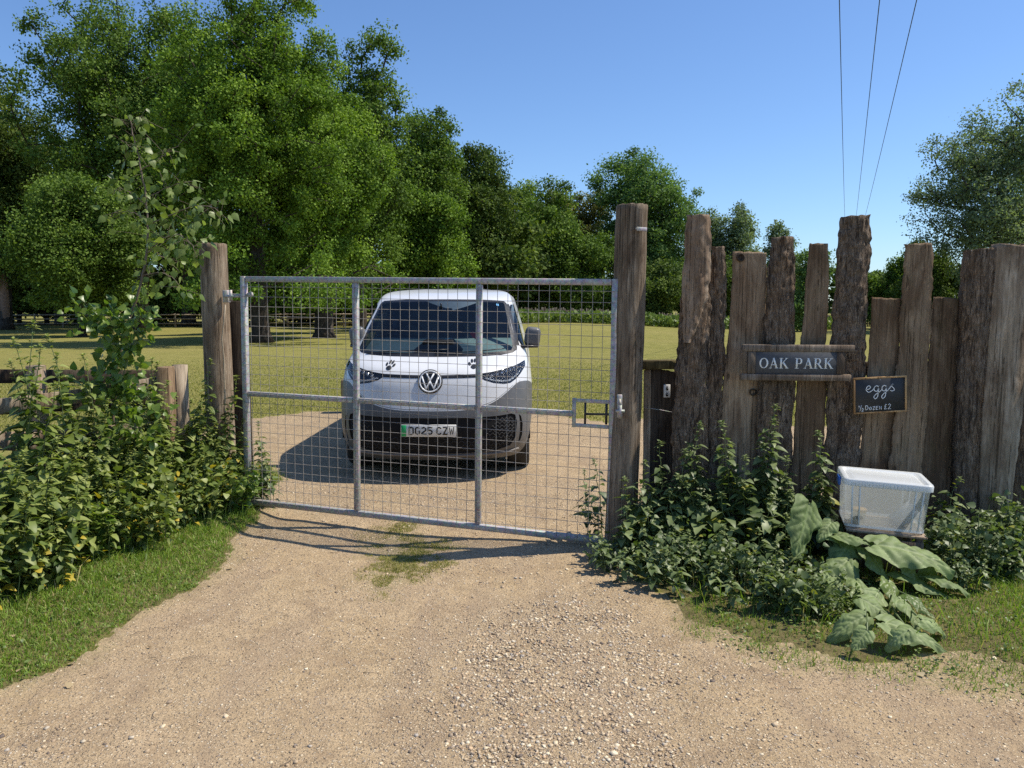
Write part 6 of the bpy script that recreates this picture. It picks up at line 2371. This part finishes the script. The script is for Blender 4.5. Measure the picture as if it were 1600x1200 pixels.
for sgn in (-1, 1):
    for yy_ in (wheel_c[0], 3.90):
        for q in range(16):
            a0, a1 = PI * q / 16, PI * (q + 1) / 16
            pa_ = (yy_ - 0.40 * math.cos(a0), wheel_c[1] + 0.40 * math.sin(a0))
            pb_ = (yy_ - 0.40 * math.cos(a1), wheel_c[1] + 0.40 * math.sin(a1))
            mb.add([(sgn * 0.62, *pa_), (sgn * 0.97, *pa_), (sgn * 0.97, *pb_), (sgn * 0.62, *pb_)], [(0, 1, 2, 3)])
        mb.add([(sgn * 0.62, yy_ - 0.42, 0.2), (sgn * 0.62, yy_ + 0.42, 0.2), (sgn * 0.62, yy_ + 0.42, 0.85), (sgn * 0.62, yy_ - 0.42, 0.85)], [(0, 1, 2, 3)])
mb.build('wheel_arch_liner', M_mat, van)
# wheels
for sgn in (-1, 1):
    for yy_ in (wheel_c[0], 3.90):
        MW = T(sgn * 0.845, yy_, wheel_c[1]) @ Matrix.Rotation(PI / 2 * sgn, 4, 'Y')
        wh = bpy.data.objects.new('wheel', None)
        C.objects.link(wh)
        wh.parent = van
        wh.matrix_local = MW
        mb = MB()
        mb.add(*lathe([(0.24, -0.11), (0.30, -0.118), (0.34, -0.112), (0.352, -0.09), (0.355, -0.05), (0.355, 0.05), (0.352, 0.09), (0.34, 0.112), (0.30, 0.118), (0.24, 0.11)], 48))
        mb.build('tyre', M_tyre, wh, smooth=True)
        mb = MB()
        mb.add(*lathe([(0.245, 0.108), (0.235, 0.10), (0.225, 0.06), (0.12, 0.075), (0.05, 0.08), (0.0, 0.082)], 40))
        for q in range(5):
            mb.add(*beam((0.05, 0, 0.085), (0.225, 0, 0.078), 0.05, 0.02, 0.004), Matrix.Rotation(2 * PI * q / 5, 4, 'Z'))
        mb.build('rim', M_silver, wh)
# honeycomb relief in the lower grille
mb = MB()
for row in range(9):
    z0_ = 0.325 + row * 0.036
    for sgn in (-1, 1):
        lo = 0.0 if row < 4 else 0.30 + 0.02 * (row - 4)
        hi = [0.50, 0.545, 0.565, 0.575, 0.58, 0.58, 0.575, 0.565, 0.55][row]
        ts = np.arange(lo + 0.01, hi, 0.0105)
        zs = z0_ + 0.009 * np.where((np.arange(len(ts)) // 2 + row) % 2 == 0, 1, -1)
        if len(ts) > 2:
            mb.add(*tube(VS(sgn * ts, zs, -0.009), 0.0032, 5, False))
mb.build('honeycomb', plain('grille_ribs', (0.035, 0.036, 0.038), 0.5), van)
# lower lip
mb = MB()
ts = np.linspace(-0.66, 0.66, 60)
mb.add(*tube(VS(ts, 0.262 + 0.09 * np.abs(ts) ** 3, 0.006), 0.016, 8))
mb.build('lower_lip', plain('ground_reflection_lip', (0.15, 0.13, 0.11), 0.6), van, smooth=True)  # brown of the ground's reflection put into the lip colour
# badge
ctr_ = VS(np.array([0.0]), np.array([0.99]))[0]
MBD = T(0, ctr_[1] - 0.012, 0.985) @ Matrix.Rotation(PI / 2 + R(-14), 4, 'X')
mb = MB()
rb_ = 0.113
mb.add(*lathe([(0.0, 0.006), (rb_ - 0.01, 0.006), (rb_ + 0.006, 0.004), (rb_ + 0.008, -0.02), (0, -0.03)], 48), MBD)
bd = mb.build('badge', M_black, van, smooth=False)
a = np.linspace(0, 2 * PI, 49)[:-1]
mb = MB()
M_badge = plain('badge_white', (0.74, 0.76, 0.78), 0.3, vary=0.03)
mb.add(*ribbon([((rb_ - 0.012) * math.cos(q), (rb_ - 0.012) * math.sin(q)) for q in a], 0.013, 0.006, 0.011, True), MBD)
mb.build('badge_ring', M_badge, bd)
mb = MB()
mb.add(*ribbon([(-0.040, 0.086), (0.0, 0.004), (0.040, 0.086)], 0.0155, 0.006, 0.010), MBD)
mb.add(*ribbon([(-0.081, 0.048), (-0.039, -0.074), (0.0, -0.004), (0.039, -0.074), (0.081, 0.048)], 0.0155, 0.006, 0.0104), MBD)
mb.build('badge_letters', M_badge, bd)
# number plate
pc = VS(np.array([0.0]), np.array([0.515]))[0]
MP = T(-0.008, pc[1] - 0.018, 0.518) @ Matrix.Rotation(PI / 2, 4, 'X')
mb = MB()
mb.add(*bbox(0.53, 0.118, 0.012, 0.002), MP @ T(0, 0, -0.008))
np_ = mb.build('number_plate', plain('plate_white', (0.66, 0.66, 0.63), 0.4, vary=0.05), van)
mb = MB()
mb.add(*bbox(0.046, 0.111, 0.002, 0.0005), MP @ T(-0.240, 0, -0.0005))
mb.build('green_band', plain('plate_green', (0.01, 0.33, 0.10), 0.4, vary=0.05), np_)
arc = lambda cx, cy, rx, ry, a0, a1, n_=8: [(cx + rx * math.cos(R(a0 + (a1 - a0) * i / n_)), cy + ry * math.sin(R(a0 + (a1 - a0) * i / n_))) for i in range(n_ + 1)]
w_, h_, s_ = 0.050, 0.079, 0.013
e_ = s_ / 2
PLT = {
    'D': (True, [(e_, e_)] + arc(w_ - 0.02, 0.02, 0.02 - e_, 0.02 - e_, -90, 0) + arc(w_ - 0.02, h_ - 0.02, 0.02 - e_, 0.02 - e_, 0, 90) + [(e_, h_ - e_)]),
    'G': (False, arc(w_ / 2, h_ - 0.022, w_ / 2 - e_, 0.022 - e_, 25, 180) + arc(w_ / 2, 0.022, w_ / 2 - e_, 0.022 - e_, 180, 360) + [(w_ - e_, h_ * 0.43), (w_ * 0.55, h_ * 0.43)]),
    '2': (False, arc(w_ / 2, h_ - 0.022, w_ / 2 - e_, 0.022 - e_, 160, 0) + [(w_ - e_, h_ * 0.55), (e_, h_ * 0.22), (e_, e_), (w_, e_)]),
    '5': (False, [(w_ - 0.003, h_ - e_), (e_, h_ - e_), (e_, h_ * 0.54), (w_ * 0.5, h_ * 0.60)] + arc(w_ / 2, 0.026, w_ / 2 - e_, 0.026 - e_, 55, -150)),
    'C': (False, arc(w_ / 2, h_ - 0.022, w_ / 2 - e_, 0.022 - e_, 10, 180) + arc(w_ / 2, 0.022, w_ / 2 - e_, 0.022 - e_, 180, 350)),
    'Z': (False, [(0, h_ - e_), (w_ - e_ * 1.2, h_ - e_), (e_ * 1.2, e_), (w_, e_)]),
    'W': (False, [(e_ * 0.6, h_), (w_ * 0.27, e_), (w_ * 0.5, h_ * 0.72), (w_ * 0.73, e_), (w_ - e_ * 0.6, h_)])}
mb = MB()
x = -0.193
for ch in 'DG25 CZW':
    if ch == ' ':
        x += 0.026
        continue
    cl_, P_ = PLT[ch]
    mb.add(*ribbon([(x + a, b - h_ / 2) for a, b in P_], s_ if ch != 'W' else s_ * 0.8, -0.0015, 0.0012, cl_), MP)
    x += w_ + 0.0105
mb.build('plate_characters', M_black, np_)


# paw prints on the bonnet
def surf_patch(mb, poly, off):
    P_ = VS(np.array([a for a, b in poly]), np.array([b for a, b in poly]), off)
    mb.add(P_, [tuple(range(len(poly)))])


pm = plain('black_sticker', (0.015, 0.015, 0.016), 0.4)
for tc_, zc_, rt_ in ((-0.222, 1.122, -0.12), (0.215, 1.135, 0.12)):
    mb = MB()
    for (u, v, ru, rv, rot) in ((0, -0.018, 0.028, 0.021, 0), (-0.036, 0.010, 0.011, 0.016, 0.5), (-0.013, 0.032, 0.011, 0.017, 0.15), (0.014, 0.032, 0.011, 0.017, -0.15), (0.037, 0.010, 0.011, 0.016, -0.5)):
        P_ = []
        for q in range(14):
            an = 2 * PI * q / 14
            a_, b_ = ru * math.cos(an), rv * math.sin(an)
            if u == 0:
                b_ *= 1 - 0.25 * math.cos(an) ** 2
            x_, y_ = a_ * math.cos(rot) - b_ * math.sin(rot) + u, a_ * math.sin(rot) + b_ * math.cos(rot) + v
            x_, y_ = x_ * math.cos(rt_) - y_ * math.sin(rt_), x_ * math.sin(rt_) + y_ * math.cos(rt_)
            P_.append((tc_ + x_ * 0.75, zc_ + y_ * 1.0))
        surf_patch(mb, P_, 0.004)
    mb.build('paw_sticker', pm, van)
# door mirrors
for sgn in (-1, 1):
    ba = VS(np.array([sgn * 0.82]), np.array([1.27]))[0]
    mp_ = Vector((0.995 if sgn > 0 else -0.885, ba[1] + 0.10, 1.385))
    V, F = bbox(0.17, 0.12, 0.185, 0.05, 4)
    V = V * np.array([1, 1, 1])
    V[:, 2] += 0.012 * np.sign(V[:, 2]) * (np.abs(V[:, 0]) < 0.08)
    mb = MB()
    mb.add(V, F, T(*mp_) @ Matrix.Rotation(sgn * 0.12, 4, 'Y'))
    mr = mb.build('door_mirror', M_bump, van, smooth=True)
    mb = MB()
    mb.add(*beam((ba[0] - sgn * 0.03, ba[1] + 0.02, 1.285), (mp_.x + sgn * 0.05, mp_.y, 1.285), 0.09, 0.03, 0.008))
    mb.add(*bbox(0.15, 0.09, 0.03, 0.012), T(mp_.x, mp_.y, 1.300))
    mb.build('mirror_arm', M_black, mr)
    mb = MB()
    mb.add(*bbox(0.13, 0.004, 0.14, 0.0), T(mp_.x, mp_.y + 0.062, mp_.z))
    mb.build('mirror_glass', M_silver, mr)
# wipers
mb = MB()
for t0, t1, z1 in ((-0.5, 0.05, 1.262), (0.0, 0.5, 1.268)):
    ts = np.linspace(t0, t1, 12)
    mb.add(*tube(VS(ts, np.linspace(1.225, z1, 12), 0.012), 0.006, 5))
mb.build('wiper', M_black, van)
# cabin
mb = MB()
ts = np.linspace(-0.62, 0.62, 24)
F0 = VS(ts, np.full(24, 1.21), -0.03)
B0 = F0 * [0.98, 0, 0] + np.array([0, 1.30, 1.36])
N_ = len(ts)
top_ = F0.copy()
mid_ = F0 * [0.98, 1, 1] + [0, 0.30, 0.10]
low_ = B0 - [0, 0, 0.5]
V = np.vstack([top_, mid_, B0, low_])
F = [(r_ * N_ + i, r_ * N_ + i + 1, (r_ + 1) * N_ + i + 1, (r_ + 1) * N_ + i) for r_ in range(3) for i in range(N_ - 1)]
mk('dashboard', V, F, plain('hazed_dash', (0.34, 0.40, 0.39), 0.6), van, smooth=False)  # real dash, raised and teal to imitate the screen's hazy reflection
mb = MB()
V, F = bbox(0.50, 0.26, 0.13, 0.03, 3)
V[:, 0] *= 1 - 0.35 * (V[:, 2] > 0)
mb.add(V, F, T(0.02, 0.72, 1.30))
mb.build('dash_binnacle', M_mat, van, smooth=True)
mb = MB()
MS = T(-0.40, 1.34, 1.36) @ Matrix.Rotation(R(-28), 4, 'X') @ Matrix.Rotation(PI / 2, 4, 'X')
a = np.linspace(0, 2 * PI, 33)
mb.add(*tube([(0.18 * math.cos(q), 0.18 * math.sin(q), 0) for q in a], 0.016, 8, False), MS)
mb.add(*bbox(0.34, 0.05, 0.02, 0.005), MS)
mb.add(*bbox(0.05, 0.18, 0.02, 0.005), MS @ T(0, -0.09, 0))
mb.build('steering_wheel', M_mat, van, smooth=False)
for sx_ in (-0.40, 0.40):
    mb = MB()
    V, F = bbox(0.50, 0.50, 0.16, 0.05, 3)
    mb.add(V, F, T(sx_, 1.95, 0.85))
    V, F = bbox(0.48, 0.14, 0.68, 0.05, 3)
    mb.add(V, F, T(sx_, 2.24, 1.22) @ Matrix.Rotation(R(-12), 4, 'X'))
    V, F = bbox(0.24, 0.10, 0.18, 0.04, 3)
    mb.add(V, F, T(sx_, 2.31, 1.62) @ Matrix.Rotation(R(-8), 4, 'X'))
    mb.build('seat', plain('dark_seat_fabric', (0.12, 0.14, 0.17), 0.9, vary=0.3, sc=50), van, smooth=True)
mb = MB()
mb.add(*bbox(1.55, 0.03, 1.45, 0.0), T(0, 2.55, 1.05))
mb.build('bulkhead', plain('sky_tinted_bulkhead', (0.12, 0.17, 0.28), 0.6), van)  # blue imitates the sky reflected in the upper windscreen
mb = MB()
mb.add(*bbox(0.24, 0.03, 0.06, 0.012, 2), T(0.0, 1.13, 1.66))
mb.add(*tube([(0, 1.13, 1.67), (0, 1.10, 1.74)], 0.012, 6))
mb.build('rear_view_mirror', M_black, van)
# odds and ends on the dash
dz_ = 1.19
def local(px, py, yd):
    p = at(px, py, yd)
    q = Matrix.Rotation(VYAW, 4, 'Z') @ (p - Vector((VX, VY, 0)))
    return q


rc = thing('red_ribbon', 'small crumpled red cloth on the dashboard of the van', 'cloth', at(739, 524, 8.12))
mb = MB()
V = [(-0.035, 0, 0.025), (-0.01, 0.01, 0.04), (0.03, 0.0, 0.02), (-0.02, 0.01, 0), (0.005, -0.012, 0.01), (0.045, 0.0, -0.01), (0.0, 0.01, -0.025), (0.045, 0, -0.045), (0.055, 0.006, -0.02)]
V = np.array(V)
mb.add(np.vstack([V, V + [0, 0.012, 0]]), [(0, 3, 4, 1), (1, 4, 5, 2), (3, 6, 4), (4, 6, 7, 5), (5, 7, 8), (9, 12, 13, 10), (10, 13, 14, 11)])
mb.build('cloth', plain('red_cloth', (0.75, 0.035, 0.05), 0.8), rc)
bt = thing('blue_card', 'tiny pale blue card lying on the van dashboard', 'card', at(697, 530, 8.12))
mb = MB()
mb.add(*bbox(0.075, 0.03, 0.010, 0.002), Matrix.Rotation(-0.2, 4, 'Y'))
mb.build('card', plain('blue_card_paper', (0.10, 0.45, 0.62), 0.6), bt)
sk = thing('windscreen_sticker', 'small blue sticker in the top corner of the van windscreen', 'sticker', (0, 0, 0))
sk.parent = None
P_ = VS(np.array([0.50, 0.535, 0.535, 0.50]), np.array([1.715, 1.713, 1.735, 1.737]), 0.003)
Mv = Matrix.Translation((VX, VY, 0)) @ Matrix.Rotation(-VYAW, 4, 'Z')
Pw = [Mv @ Vector(p) for p in P_]
sk.location = Pw[0]
mb = MB()
mb.add([p - Pw[0] for p in Pw], [(0, 1, 2, 3)])
mb.build('sticker_film', plain('blue_sticker', (0.08, 0.35, 0.65), 0.5), sk)
